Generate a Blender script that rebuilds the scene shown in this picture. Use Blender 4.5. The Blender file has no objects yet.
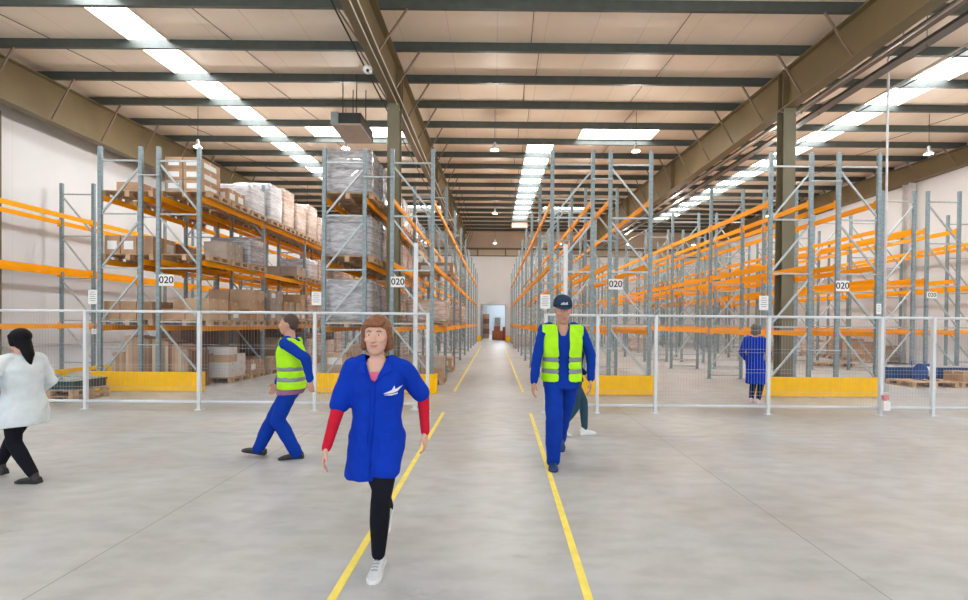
import bpy, bmesh, math, random
from mathutils import Vector, Matrix, noise
from mathutils.bvhtree import BVHTree
random.seed(7)
C = bpy.context.scene.collection
PI = math.pi

# ------------------------------------------------------------------ materials
MATS = {}
def nodes_of(m):
    m.use_nodes = True
    nt = m.node_tree
    return nt, nt.nodes['Principled BSDF']
def mat(name, col, rough=.6, metal=0, var=.08, scale=6, bump=0, bscale=30, emit=None, strength=0, coat=0):
    if name in MATS: return MATS[name]
    m = bpy.data.materials.new(name); nt, b = nodes_of(m)
    b.inputs['Roughness'].default_value = rough
    b.inputs['Metallic'].default_value = metal
    if coat: b.inputs['Coat Weight'].default_value = coat
    tc = nt.nodes.new('ShaderNodeTexCoord')
    n = nt.nodes.new('ShaderNodeTexNoise'); n.inputs['Scale'].default_value = scale; n.inputs['Detail'].default_value = 4
    nt.links.new(tc.outputs['Object'], n.inputs['Vector'])
    r = nt.nodes.new('ShaderNodeValToRGB')
    a = [max(0, c*(1-var)) for c in col]; z = [min(1, c*(1+var)) for c in col]
    r.color_ramp.elements[0].position = .3; r.color_ramp.elements[1].position = .7
    r.color_ramp.elements[0].color = (*a, 1); r.color_ramp.elements[1].color = (*z, 1)
    nt.links.new(n.outputs['Fac'], r.inputs['Fac']); nt.links.new(r.outputs['Color'], b.inputs['Base Color'])
    if bump:
        n2 = nt.nodes.new('ShaderNodeTexNoise'); n2.inputs['Scale'].default_value = bscale; n2.inputs['Detail'].default_value = 3
        nt.links.new(tc.outputs['Object'], n2.inputs['Vector'])
        bp = nt.nodes.new('ShaderNodeBump'); bp.inputs['Strength'].default_value = bump; bp.inputs['Distance'].default_value = .02
        nt.links.new(n2.outputs['Fac'], bp.inputs['Height']); nt.links.new(bp.outputs['Normal'], b.inputs['Normal'])
    if emit:
        b.inputs['Emission Color'].default_value = (*emit, 1); b.inputs['Emission Strength'].default_value = strength
    MATS[name] = m
    return m

ORANGE = mat('orange_paint', (1, .37, .0), .55, var=.05, scale=3); ORANGE.node_tree.nodes['Principled BSDF'].inputs['Specular IOR Level'].default_value = .2
GALV = mat('galvanised_steel', (.22, .29, .32), .45, .15, var=.15, scale=14)
BRACE = mat('galvanised_brace', (.42, .47, .49), .4, .3, var=.12, scale=14)
YELLOW = mat('yellow_paint', (.96, .53, .0), .55, var=.04); YELLOW.node_tree.nodes['Principled BSDF'].inputs['Specular IOR Level'].default_value = .2
FENCE = mat('white_grey_powder_coat', (.66, .70, .74), .4, 0, var=.04)
WIRE = mat('fence_wire', (.42, .45, .50), .45, .1, var=.04)
PURLIN = mat('purlin_steel', (.062, .075, .070), .42, .1, var=.15, scale=5)
OLIVE = mat('olive_brown_steel', (.165, .125, .062), .55, 0, var=.10, scale=1.2)
COLM = mat('column_steel', (.18, .165, .105), .55, 0, var=.08, scale=2)
BRACEM = mat('brace_brown', (.17, .12, .085), .55, .1, var=.1)
WOOD = mat('pallet_wood', (.50, .34, .21), .8, var=.25, scale=9, bump=.3)
WHITEP = mat('white_paper', (.8, .8, .8), .6, var=.01)
BLACK = mat('black_ink', (.012, .014, .02), .6, var=.02)
GREYINK = mat('grey_ink', (.25, .27, .3), .6, var=.02)
CABLE = mat('pale_cable', (.62, .58, .50), .5, var=.05)
DARKM = mat('dark_metal', (.03, .035, .035), .5, .3, var=.1)
STEELP = mat('bright_pipe', (.42, .43, .44), .3, .7, var=.08)
CARTONS = [mat('carton_brown', (.43, .27, .165), .75, var=.12, scale=4, bump=.1),
           mat('carton_tan', (.52, .36, .24), .75, var=.10, scale=4, bump=.1),
           mat('carton_greyish', (.40, .34, .29), .7, var=.10, scale=4, bump=.1),
           mat('carton_dark', (.22, .12, .07), .75, var=.15, scale=4, bump=.1),
           mat('carton_white', (.66, .64, .62), .6, var=.05, scale=4)]
TAPE = mat('packing_tape', (.58, .47, .34), .35, var=.03)
def wrapmat(name, c1, c2, rough=.22):
    m = bpy.data.materials.new(name); nt, b = nodes_of(m)
    b.inputs['Roughness'].default_value = rough; b.inputs['Coat Weight'].default_value = .5
    tc = nt.nodes.new('ShaderNodeTexCoord')
    mp = nt.nodes.new('ShaderNodeMapping'); mp.inputs['Scale'].default_value = (1.3, 1.3, 6)
    n = nt.nodes.new('ShaderNodeTexNoise'); n.inputs['Scale'].default_value = 2.2; n.inputs['Detail'].default_value = 6; n.inputs['Distortion'].default_value = 1.2
    nt.links.new(tc.outputs['Object'], mp.inputs['Vector']); nt.links.new(mp.outputs['Vector'], n.inputs['Vector'])
    r = nt.nodes.new('ShaderNodeValToRGB')
    r.color_ramp.elements[0].position = .38; r.color_ramp.elements[1].position = .64
    r.color_ramp.elements[0].color = (*c1, 1); r.color_ramp.elements[1].color = (*c2, 1)
    nt.links.new(n.outputs['Fac'], r.inputs['Fac']); nt.links.new(r.outputs['Color'], b.inputs['Base Color'])
    bp = nt.nodes.new('ShaderNodeBump'); bp.inputs['Strength'].default_value = .6; bp.inputs['Distance'].default_value = .03
    nt.links.new(n.outputs['Fac'], bp.inputs['Height']); nt.links.new(bp.outputs['Normal'], b.inputs['Normal'])
    return m
WRAP_G = wrapmat('stretch_wrap_grey', (.27, .27, .30), (.50, .50, .53))
WRAP_W = wrapmat('stretch_wrap_white', (.50, .49, .52), (.80, .80, .84))
WRAP_B = wrapmat('stretch_wrap_brown', (.46, .31, .23), (.68, .58, .54))

def concrete():
    m = bpy.data.materials.new('polished_concrete'); nt, b = nodes_of(m)
    L = nt.links.new; N = nt.nodes.new
    tc = N('ShaderNodeTexCoord')
    n1 = N('ShaderNodeTexNoise'); n1.inputs['Scale'].default_value = .45; n1.inputs['Detail'].default_value = 8; n1.inputs['Roughness'].default_value = .62; n1.inputs['Distortion'].default_value = .6
    L(tc.outputs['Object'], n1.inputs['Vector'])
    r = N('ShaderNodeValToRGB')
    e = r.color_ramp.elements
    e[0].position = .32; e[0].color = (.37, .378, .38, 1); e[1].position = .68; e[1].color = (.54, .556, .57, 1)
    L(n1.outputs['Fac'], r.inputs['Fac'])
    # fine speckle and scuffs
    n2 = N('ShaderNodeTexNoise'); n2.inputs['Scale'].default_value = 7; n2.inputs['Detail'].default_value = 6
    mp = N('ShaderNodeMapping'); mp.inputs['Scale'].default_value = (.45, 1, 1)
    L(tc.outputs['Object'], mp.inputs['Vector']); L(mp.outputs['Vector'], n2.inputs['Vector'])
    r2 = N('ShaderNodeValToRGB'); r2.color_ramp.elements[0].position = .35; r2.color_ramp.elements[0].color = (.86, .86, .86, 1); r2.color_ramp.elements[1].position = .6; r2.color_ramp.elements[1].color = (1, 1, 1, 1)
    L(n2.outputs['Fac'], r2.inputs['Fac'])
    mx = N('ShaderNodeMix'); mx.data_type = 'RGBA'; mx.blend_type = 'MULTIPLY'; mx.inputs['Factor'].default_value = 1
    n3 = N('ShaderNodeTexNoise'); n3.inputs['Scale'].default_value = .9; n3.inputs['Detail'].default_value = 3
    mp3 = N('ShaderNodeMapping'); mp3.inputs['Location'].default_value = (4, 7, 0); L(tc.outputs['Object'], mp3.inputs['Vector']); L(mp3.outputs['Vector'], n3.inputs['Vector'])
    r3 = N('ShaderNodeValToRGB'); r3.color_ramp.elements[0].position = .4; r3.color_ramp.elements[0].color = (1, 1, 1, 1); r3.color_ramp.elements[1].position = .7; r3.color_ramp.elements[1].color = (1.0, .955, .87, 1)
    L(n3.outputs['Fac'], r3.inputs['Fac'])
    m0 = N('ShaderNodeMix'); m0.data_type = 'RGBA'; m0.blend_type = 'MULTIPLY'; m0.inputs['Factor'].default_value = 1
    L(r.outputs['Color'], m0.inputs['A']); L(r3.outputs['Color'], m0.inputs['B'])
    # dark scuff marks
    n4 = N('ShaderNodeTexNoise'); n4.inputs['Scale'].default_value = 2.6; n4.inputs['Detail'].default_value = 9; n4.inputs['Roughness'].default_value = .75
    L(mp.outputs['Vector'], n4.inputs['Vector'])
    r4 = N('ShaderNodeValToRGB'); r4.color_ramp.elements[0].position = .60; r4.color_ramp.elements[0].color = (1, 1, 1, 1); r4.color_ramp.elements[1].position = .78; r4.color_ramp.elements[1].color = (.62, .62, .62, 1)
    L(n4.outputs['Fac'], r4.inputs['Fac'])
    m4 = N('ShaderNodeMix'); m4.data_type = 'RGBA'; m4.blend_type = 'MULTIPLY'; m4.inputs['Factor'].default_value = 1
    L(m0.outputs['Result'], m4.inputs['A']); L(r4.outputs['Color'], m4.inputs['B'])
    L(m4.outputs['Result'], mx.inputs['A']); L(r2.outputs['Color'], mx.inputs['B'])
    # saw-cut joints, 5 m grid
    sep = N('ShaderNodeSeparateXYZ'); L(tc.outputs['Object'], sep.inputs[0])
    def joint(sock, off, w):
        a = N('ShaderNodeMath'); a.operation = 'ADD'; a.inputs[1].default_value = off; L(sock, a.inputs[0])
        f = N('ShaderNodeMath'); f.operation = 'PINGPONG'; f.inputs[1].default_value = 2.5; L(a.outputs[0], f.inputs[0])
        c = N('ShaderNodeMath'); c.operation = 'LESS_THAN'; c.inputs[1].default_value = w; L(f.outputs[0], c.inputs[0])
        return c.outputs[0]
    jx = joint(sep.outputs['X'], 2.67+50, .006); jy = joint(sep.outputs['Y'], -6.25+50, .007)
    mxx = N('ShaderNodeMath'); mxx.operation = 'MAXIMUM'; L(jx, mxx.inputs[0]); L(jy, mxx.inputs[1])
    mj = N('ShaderNodeMath'); mj.operation = 'MULTIPLY'; mj.inputs[1].default_value = .55; L(mxx.outputs[0], mj.inputs[0])
    m2 = N('ShaderNodeMix'); m2.data_type = 'RGBA'; L(mj.outputs[0], m2.inputs['Factor']); L(mx.outputs['Result'], m2.inputs['A']); m2.inputs['B'].default_value = (.14, .135, .12, 1)
    L(m2.outputs['Result'], b.inputs['Base Color'])
    rr = N('ShaderNodeMapRange'); rr.inputs['To Min'].default_value = .28; rr.inputs['To Max'].default_value = .5
    L(n1.outputs['Fac'], rr.inputs['Value']); L(rr.outputs['Result'], b.inputs['Roughness'])
    bp = N('ShaderNodeBump'); bp.inputs['Strength'].default_value = .08; bp.inputs['Distance'].default_value = .01
    L(n2.outputs['Fac'], bp.inputs['Height']); L(bp.outputs['Normal'], b.inputs['Normal'])
    return m
def panelled(name, col, axis, step, dark=.8, rough=.5, w=.012, mottle=.06):
    m = bpy.data.materials.new(name); nt, b = nodes_of(m)
    L = nt.links.new; N = nt.nodes.new
    tc = N('ShaderNodeTexCoord'); sep = N('ShaderNodeSeparateXYZ'); L(tc.outputs['Object'], sep.inputs[0])
    f = N('ShaderNodeMath'); f.operation = 'PINGPONG'; f.inputs[1].default_value = step/2; L(sep.outputs[axis], f.inputs[0])
    c = N('ShaderNodeMath'); c.operation = 'LESS_THAN'; c.inputs[1].default_value = w; L(f.outputs[0], c.inputs[0])
    n = N('ShaderNodeTexNoise'); n.inputs['Scale'].default_value = .8; n.inputs['Detail'].default_value = 5; L(tc.outputs['Object'], n.inputs['Vector'])
    r = N('ShaderNodeValToRGB'); r.color_ramp.elements[0].position = .3; r.color_ramp.elements[1].position = .7
    r.color_ramp.elements[0].color = (*[x*(1-mottle) for x in col], 1); r.color_ramp.elements[1].color = (*[min(1, x*(1+mottle)) for x in col], 1)
    L(n.outputs['Fac'], r.inputs['Fac'])
    mx = N('ShaderNodeMix'); mx.data_type = 'RGBA'; L(c.outputs[0], mx.inputs['Factor']); L(r.outputs['Color'], mx.inputs['A'])
    mx.inputs['B'].default_value = (*[x*dark for x in col], 1)
    L(mx.outputs['Result'], b.inputs['Base Color']); b.inputs['Roughness'].default_value = rough
    return m
FLOORM = concrete()
CEILM = panelled('roof_liner_panel', (.83, .715, .59), 'X', 1.1, .84)
WALLM = panelled('white_wall_panel', (.72, .745, .775), 'Y', 6.0, .93, mottle=.03)
ENDWM = panelled('white_end_wall', (.74, .755, .775), 'X', 6.0, .93, mottle=.03)
CLADM = panelled('tan_cladding', (.56, .46, .36), 'X', 1.0, .86)
def pane_mat(name, col, s):
    m = bpy.data.materials.new(name); nt, b = nodes_of(m)
    b.inputs['Base Color'].default_value = (.8, .82, .85, 1)
    b.inputs['Emission Color'].default_value = (*col, 1); b.inputs['Emission Strength'].default_value = s
    return m
PANE = pane_mat('skylight_pane', (.93, .97, 1), 9)
LAMPGLOW = pane_mat('lamp_glow', (1, .93, .82), 14)

# ------------------------------------------------------------------ mesh builder
class MB:
    def __init__(s): s.v = []; s.f = []; s.m = []
    def add(s, vs, fs, mi=0):
        b = len(s.v); s.v += [tuple(v) for v in vs]
        s.f += [tuple(b+i for i in f) for f in fs]; s.m += [mi]*len(fs); return s
    def box(s, x0, x1, y0, y1, z0, z1, mi=0):
        return s.add([(x0,y0,z0),(x1,y0,z0),(x1,y1,z0),(x0,y1,z0),(x0,y0,z1),(x1,y0,z1),(x1,y1,z1),(x0,y1,z1)],
              [(0,3,2,1),(4,5,6,7),(0,1,5,4),(1,2,6,5),(2,3,7,6),(3,0,4,7)], mi)
    def bar(s, a, b, w, h, mi=0, up=(0,0,1)):
        a = Vector(a); b = Vector(b); d = (b-a).normalized(); u = Vector(up)
        if abs(d.dot(u)) > .98: u = Vector((0,1,0))
        x = d.cross(u).normalized(); y = x.cross(d).normalized()
        vs = []
        for p in (a, b):
            for i, j in ((-1,-1),(1,-1),(1,1),(-1,1)): vs.append(p + x*w/2*i + y*h/2*j)
        return s.add(vs, [(0,1,2,3),(7,6,5,4),(0,4,5,1),(1,5,6,2),(2,6,7,3),(3,7,4,0)], mi)
    def tube(s, pts, r, n=8, mi=0, cap=True):
        pts = [Vector(p) for p in pts]; rs = r if isinstance(r, (list, tuple)) else [r]*len(pts)
        vs = []; prev = None
        for i, p in enumerate(pts):
            d = (pts[min(i+1, len(pts)-1)] - pts[max(i-1, 0)])
            d = d.normalized() if d.length > 1e-9 else Vector((0,0,1))
            if prev is None:
                u = Vector((0,0,1)) if abs(d.z) < .9 else Vector((1,0,0)); x = d.cross(u).normalized()
            else:
                x = (prev - d*prev.dot(d)).normalized()
            prev = x; y = d.cross(x)
            for k in range(n):
                a = 2*PI*k/n; vs.append(p + (x*math.cos(a)+y*math.sin(a))*rs[i])
        fs = []
        for i in range(len(pts)-1):
            for k in range(n):
                k2 = (k+1) % n; fs.append((i*n+k, i*n+k2, (i+1)*n+k2, (i+1)*n+k))
        if cap: fs += [tuple(range(n))[::-1], tuple((len(pts)-1)*n+k for k in range(n))]
        return s.add(vs, fs, mi)
    def loft(s, rings, mi=0):   # rings: list of lists of points
        n = len(rings[0]); vs = [p for r in rings for p in r]; fs = []
        for i in range(len(rings)-1):
            for k in range(n):
                k2 = (k+1) % n; fs.append((i*n+k, i*n+k2, (i+1)*n+k2, (i+1)*n+k))
        fs += [tuple(range(n))[::-1], tuple((len(rings)-1)*n+k for k in range(n))]
        return s.add(vs, fs, mi)
    def lathe(s, prof, n=16, mi=0, c=(0,0,0)):
        return s.loft([[(c[0]+r*math.cos(2*PI*k/n), c[1]+r*math.sin(2*PI*k/n), c[2]+z) for k in range(n)] for r, z in prof], mi)
    def caps(s, a, b, ra, rb, n=14, sx=1, sy=1):   # tapered capsule; sx, sy squash in world x, y
        a = Vector(a); b = Vector(b); d = b-a; L = d.length; d = d/L if L > 1e-6 else Vector((0,0,1))
        pts = []; rr = []
        for k in range(5): t = PI/2*(k/4); pts.append(a - d*ra*math.cos(t)); rr.append(max(ra*math.sin(t), 1e-4))
        for k in range(5): t = PI/2*(k/4); pts.append(b + d*rb*math.sin(t)); rr.append(max(rb*math.cos(t), 1e-4))
        i0 = len(s.v); s.tube(pts, rr, n)
        if sx != 1 or sy != 1:
            m = (a+b)/2
            for i in range(i0, len(s.v)):
                x, y, z = s.v[i]; s.v[i] = (m.x+(x-m.x)*sx, m.y+(y-m.y)*sy, z)
        return s
    def ell(s, c, r, n=16):
        rings = []
        for i in range(n+1):
            t = PI*i/n; rr = max(math.sin(t), 1e-3)
            rings.append([(c[0]+r[0]*rr*math.cos(2*PI*k/n), c[1]+r[1]*rr*math.sin(2*PI*k/n), c[2]-r[2]*math.cos(t)) for k in range(n)])
        return s.loft(rings)
    def mesh(s, name, mats, smooth=False):
        me = bpy.data.meshes.new(name); me.from_pydata(s.v, [], s.f)
        for m in (mats if isinstance(mats, (list, tuple)) else [mats]): me.materials.append(m)
        me.polygons.foreach_set('material_index', s.m)
        if smooth: me.polygons.foreach_set('use_smooth', [True]*len(me.polygons))
        me.update(); return me
    def build(s, name, mats, parent=None, loc=None, smooth=False):
        return link(name, s.mesh(name, mats, smooth), parent, loc)
def link(name, me, parent=None, loc=None):
    o = bpy.data.objects.new(name, me); C.objects.link(o)
    if parent: o.parent = parent
    if loc: o.location = loc
    return o
def tag(o, label=None, cat=None, group=None, kind=None):
    if label: o['label'] = label
    if cat: o['category'] = cat
    if group: o['group'] = group
    if kind: o['kind'] = kind
    return o
def empty(name, loc=(0,0,0), rz=0):
    o = bpy.data.objects.new(name, None); C.objects.link(o); o.location = loc; o.rotation_euler = (0,0,rz); o.empty_display_size = .2
    return o
def bevel(me, w, seg=2):
    bm = bmesh.new(); bm.from_mesh(me)
    bmesh.ops.bevel(bm, geom=bm.edges[:], offset=w, segments=seg, affect='EDGES', profile=.6)
    bm.to_mesh(me); bm.free(); return me
def struct(name, mb, m, label=None):
    o = mb.build(name, m); tag(o, label, kind='structure'); return o
ORD = ['first','second','third','fourth','fifth','sixth','seventh','eighth','ninth','tenth','eleventh','twelfth',
       'thirteenth','fourteenth','fifteenth','sixteenth','seventeenth','eighteenth','nineteenth','twentieth']

# ------------------------------------------------------------------ camera
cam = bpy.data.cameras.new('camera'); co = bpy.data.objects.new('camera', cam); C.objects.link(co)
cam.sensor_width = 36; cam.lens = 441/968*36; cam.clip_end = 300; cam.clip_start = .05
PITCH = math.radians(.5); ROLL = .0085
YAW = .0015; cam.shift_x = -(10.8+.7)/968; cam.shift_y = (22.4+3.85)/968
co.matrix_world = Matrix.Translation((0,0,1.6)) @ Matrix.Rotation(-YAW, 4, 'Z') @ Matrix.Rotation(PI/2-PITCH, 4, 'X') @ Matrix.Rotation(ROLL, 4, 'Z')
bpy.context.scene.camera = co

# ------------------------------------------------------------------ shell
XL, XR, YB, YE = -13.1, 17.6, -7.0, 37.5
def zp(y): return 7.95+.04*(y-8.7)          # underside of purlins
PD = .205                                    # purlin depth
def zc(y): return zp(y)+PD
struct('floor', MB().box(-16, 20, YB, 62, -.2, 0), FLOORM)
struct('wall_left', MB().box(XL-.2, XL, YB, YE, 0, 8.6+1.0), WALLM)
struct('wall_right', MB().box(XR, XR+.2, YB, YE, 0, 8.6+1.0), WALLM)
DX0, DX1, DZ = -1.17, .87, 3.07
w = MB().box(XL, DX0, YE, YE+.25, 0, 7.2).box(DX1, XR, YE, YE+.25, 0, 7.2).box(DX0, DX1, YE, YE+.25, DZ, 7.2)
struct('wall_back', w, ENDWM)
struct('wall_back_cladding', MB().box(XL, XR, YE+.05, YE+.25, 7.2, zc(YE)+.3), CLADM)
w = MB().box(XL, XR, YE-.08, YE+.05, 7.2, 7.28).box(XL, XR, YE-.1, YE+.05, 7.78, 7.92)
for i in range(13): x = -10.9+2.35*i; w.box(x-.05, x+.05, YE-.05, YE+.05, 7.28, 7.78)
struct('trim_1', w, OLIVE)
w = MB().box(DX0-.06, DX0, YE-.03, YE+.3, 0, DZ+.06).box(DX1, DX1+.06, YE-.03, YE+.3, 0, DZ+.06).box(DX0, DX1, YE-.03, YE+.3, DZ, DZ+.06)
struct('door_1', w, mat('door_frame_grey', (.35, .37, .38), .5))

# skylight openings: (x0,x1,y0,y1)
SKY = [(-8.72, -7.78, 1.6, 31.4, 'long skylight strip over the racks on the left'),
       (1.18, 2.24, 16.6, 31.6, 'skylight strip above the far end of the main aisle'),
       (11.15, 12.25, 1.6, 31.4, 'long skylight strip over the racks on the right'),
       (3.0, 5.75, 15.1, 16.45, 'wide skylight pane right of the main aisle, nearer one'),
       (-6.75, -3.3, 15.1, 16.45, 'wide skylight pane behind the hanging air heater'),
       (3.0, 5.75, 27.1, 28.45, 'wide skylight pane far down right of the main aisle'),
       (-5.9, -3.3, 27.1, 28.45, 'wide skylight pane far down left of the main aisle')]
def ceiling():
    xs = sorted({XL, XR, *[s[0] for s in SKY], *[s[1] for s in SKY]}); ys = sorted({-2.5, YE+.1, *[s[2] for s in SKY], *[s[3] for s in SKY]})
    mb = MB()
    for i in range(len(xs)-1):
        for j in range(len(ys)-1):
            x0, x1, y0, y1 = xs[i], xs[i+1], ys[j], ys[j+1]; cx, cy = (x0+x1)/2, (y0+y1)/2
            if any(s[0] < cx < s[1] and s[2] < cy < s[3] for s in SKY): continue
            t = .12
            mb.add([(x0,y0,zc(y0)),(x1,y0,zc(y0)),(x1,y1,zc(y1)),(x0,y1,zc(y1)),(x0,y0,zc(y0)+t),(x1,y0,zc(y0)+t),(x1,y1,zc(y1)+t),(x0,y1,zc(y1)+t)],
                   [(0,3,2,1),(4,5,6,7),(0,1,5,4),(1,2,6,5),(2,3,7,6),(3,0,4,7)])
    return mb
struct('ceiling', ceiling(), CEILM)
for i, (x0, x1, y0, y1, lb) in enumerate(SKY):
    r = empty('window_%d' % (i+1), ((x0+x1)/2, (y0+y1)/2, 0)); tag(r, lb, kind='structure')
    cx, cy = (x0+x1)/2, (y0+y1)/2
    mb = MB(); o = .07
    mb.add([(x0-cx,y0-cy,zc(y0)+o),(x1-cx,y0-cy,zc(y0)+o),(x1-cx,y1-cy,zc(y1)+o),(x0-cx,y1-cy,zc(y1)+o),
            (x0-cx,y0-cy,zc(y0)+o+.02),(x1-cx,y0-cy,zc(y0)+o+.02),(x1-cx,y1-cy,zc(y1)+o+.02),(x0-cx,y1-cy,zc(y1)+o+.02)],
           [(0,3,2,1),(4,5,6,7),(0,1,5,4),(1,2,6,5),(2,3,7,6),(3,0,4,7)])
    mb.build('skylight_pane', PANE, r)
    fr = MB()
    for a in (x0, x1): fr.bar((a-cx, y0-cy, zc(y0)+.02), (a-cx, y1-cy, zc(y1)+.02), .05, .10)
    for b in (y0, y1): fr.bar((x0-cx, b-cy, zc(b)+.02), (x1-cx, b-cy, zc(b)+.02), .05, .10)
    fr.build('skylight_frame', CEILM, r)

# ------------------------------------------------------------------ roof steel
NP = 20
for i in range(-4, NP):
    y = 9.0+1.5*i
    if y > YE-.4: break
    z = zp(y); mb = MB()
    x0, x1 = XL+.02, XR-.02; L0 = x0
    sec = [(0,0),(.075,0),(.075,.03),(.067,.03),(.067,.008),(.008,.008),(.008,PD-.008),(.067,PD-.008),(.067,PD-.03),(.075,PD-.03),(.075,PD),(0,PD)]
    mb.loft([[(x, b, c) for b, c in sec] for x in (x0, x1)])
    o = mb.build('roof_purlin', PURLIN, loc=(0, y, z))
    lb = 'dark steel roof purlin across the hall, '+(ORD[i]+' from the top of the photo' if i >= 0 else 'overhead before the photo begins, '+ORD[-i-1]+' nearer')
    tag(o, lb, 'roof beam', 'purlins under the roof')

def rafter(xc, h0, h1, lb, braces):
    # I-section, level-ish bottom, top following the purlins
    ya, yb = -2.0, YE-.1
    r = empty('roof_rafter', (xc, 0, 0)); tag(r, lb, 'roof beam', 'brown steel rafters')
    def zb(y): return 1.6+h0+(h1-h0)*(y-8.7)/12
    mb = MB(); N = 2; t = .02
    for y0, y1 in ((ya, yb),):
        for (xa, xb, f0, f1) in ((-.15, .15, lambda y: zb(y), lambda y: zb(y)+.03), (-.15, .15, lambda y: zp(y)-.03, lambda y: zp(y)-.001), (-.012, .012, lambda y: zb(y)+.03, lambda y: zp(y)-.03)):
            mb.add([(xa,y0,f0(y0)),(xb,y0,f0(y0)),(xb,y1,f0(y1)),(xa,y1,f0(y1)),(xa,y0,f1(y0)),(xb,y0,f1(y0)),(xb,y1,f1(y1)),(xa,y1,f1(y1))],
                   [(0,3,2,1),(4,5,6,7),(0,1,5,4),(1,2,6,5),(2,3,7,6),(3,0,4,7)])
    mb.build('web_and_flanges', OLIVE, r)
    for y in ((11.2, 11.4, 18.3, 24.5, 33) if abs(xc) < 10 else (24.5, 33)):
        MB().box(-.145, .145, y-.012, y+.012, zb(y)+.03, zp(y)-.03).build('stiffener_plate', OLIVE, r)
    k = 0
    for i in range(0, NP-1):
        y = 9.0+1.5*i+.03
        for sg in braces:
            if i % 2 == (1 if sg > 0 else 0) and xc > -10: pass
            MB().bar((sg*.14, y, zb(y)+.05), (sg*.78, y, zp(y)+.10), .035, .035).build('fly_brace', BRACEM, r)
    return zb
zbL = rafter(-2.55, 5.47, 5.58, 'brown steel rafter above the left side of the main aisle', (1, -1))
zbR = rafter(7.38, 5.45, 5.56, 'deep brown steel rafter over the right racks, on the olive column', (-1, 1))
zbW = rafter(-12.2, 5.33, 5.43, 'brown steel rafter running along the left wall', (1,))
zbE = rafter(17.4, 5.92, 6.0, 'brown steel rafter running along the right wall', (-1,))
def column(xc, yc, top, lb, cm=None):
    cm = cm or COLM
    t = .014; w2 = .15; d = .15
    mb = MB().box(-w2, w2, -d, -d+.02, 0, top).box(-w2, w2, d-.02, d, 0, top).box(-.01, .01, -d+.02, d-.02, 0, top)
    r = empty('steel_column', (xc, yc, 0)); tag(r, lb, 'column', 'olive steel roof columns')
    mb.build('shaft', cm, r)
    MB().box(-.22, .22, -.22, .22, 0, .03).build('base_plate', COLM, r)
CY = 11.3
column(-2.6, CY, zbL(CY)-.002, 'olive steel column between the racks just left of the main aisle')
column(7.4, CY, zbR(CY)-.002, 'thick olive steel column between the racks right of the main aisle')
column(-12.93, 11.3, zbW(CY)-.002, 'steel column against the left wall at the photo edge')
column(17.4, 18.6, zbE(18.6)-.002, 'pale steel column against the right wall', mat('pale_column', (.62,.61,.60), .6))
column(-2.6, 36.6, zbL(36.6)-.002, 'far steel column at the back wall, left of the doorway')
column(7.4, 36.6, zbR(36.6)-.002, 'far steel column at the back wall, right of the doorway')
# sag rods between purlins
for ri, x in enumerate((-10.6, -6.3, -3.2, .75, 4.0, 9.8, 14.3)):
    r = empty('sag_rod_line', (x, 0, 0)); tag(r, 'thin dark sag rods between the purlins, '+ORD[ri]+' line from the left wall', 'roof rod', 'sag rods between purlins')
    for i in range(0, 12):
        y = 9.0+1.5*i; xo = (.25 if i % 2 else 0)
        MB().tube([(xo, y+.01, zp(y)+.04), (xo+.05, y+1.5, zp(y+1.5)+.19)], .011, 6).build('rod', BRACEM, r)
tag(MB().box(-.57, .57, -.02, .02, 0, .5).build('hanging_panel', CLADM, loc=(1.72, 31.75, 8.42)), 'small beige panel hanging at the far end of the centre skylight', 'panel')
# cables and conduits along the rafters
def run(name, pts, r, m, lb, cat, n=6):
    o = MB().tube(pts, r, n).build(name, m, smooth=True); tag(o, lb, cat); return o
run('roof_cable', [(-2.5, y, zbL(y)-.04+.015*math.sin(y*1.3)) for y in range(2, 37)], .014, CABLE, 'pale cable clipped under the bottom flange of the left rafter', 'cable')
run('roof_cable', [(-2.37, y, zbL(y)-.03+.02*math.sin(y*1.1+1)) for y in range(2, 37)], .014, CABLE, 'pale cable hanging beside the right edge of the left rafter', 'cable')
run('conduit_pipe', [(-2.9, y, zbL(y)+.1+.01*math.sin(y)) for y in range(2, 30)], .02, DARKM, 'thin dark conduit along the left edge of the left rafter', 'pipe')
run('sprinkler_pipe', [(7.85, y, 7.15+.012*(y-8)) for y in range(2, 36)], .04, STEELP, 'silver sprinkler pipe along the right rafter', 'pipe')
run('conduit_pipe', [(9.52, y, 7.3+.012*(y-8)) for y in range(2, 36)], .022, CABLE, 'pale conduit right of the cable trays', 'pipe')
run('conduit_pipe', [(9.62, y, 7.25+.012*(y-8)+.02*math.sin(y)) for y in range(2, 36)], .016, DARKM, 'dark conduit rightmost of the roof services', 'pipe')
def tray(xc, z, w_, m, lb):
    r = empty('cable_tray', (xc, 0, z)); tag(r, lb, 'cable tray', 'roof cable trays')
    mb = MB().bar((0, 2, 0), (0, 35.5, .4), w_, .012).bar((-w_/2, 2, .03), (-w_/2, 35.5, .43), .008, .07).bar((w_/2, 2, .03), (w_/2, 35.5, .43), .008, .07)
    mb.build('tray', m, r)
    for i in range(3): MB().tube([(-w_/4+i*w_/4, y, .03+.4*(y-2)/33.5+.01*math.sin(y+i)) for y in range(2, 36)], .018, 6).build('cable', DARKM if i % 2 else CABLE, r)
    for y in range(3, 35, 3):
        zz = zp(y)-z; MB().tube([(0, y+.05, .02), (0, y+.05, zz+.1)], .006, 5).build('hanger', DARKM, r)
tray(8.3, 7.32, .2, BRACEM, 'narrow brown cable tray next to the right rafter')
tray(8.78, 7.28, .24, mat('tray_grey', (.16, .15, .14), .5, .3), 'wide dark cable tray between rafter and right skylight')

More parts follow.
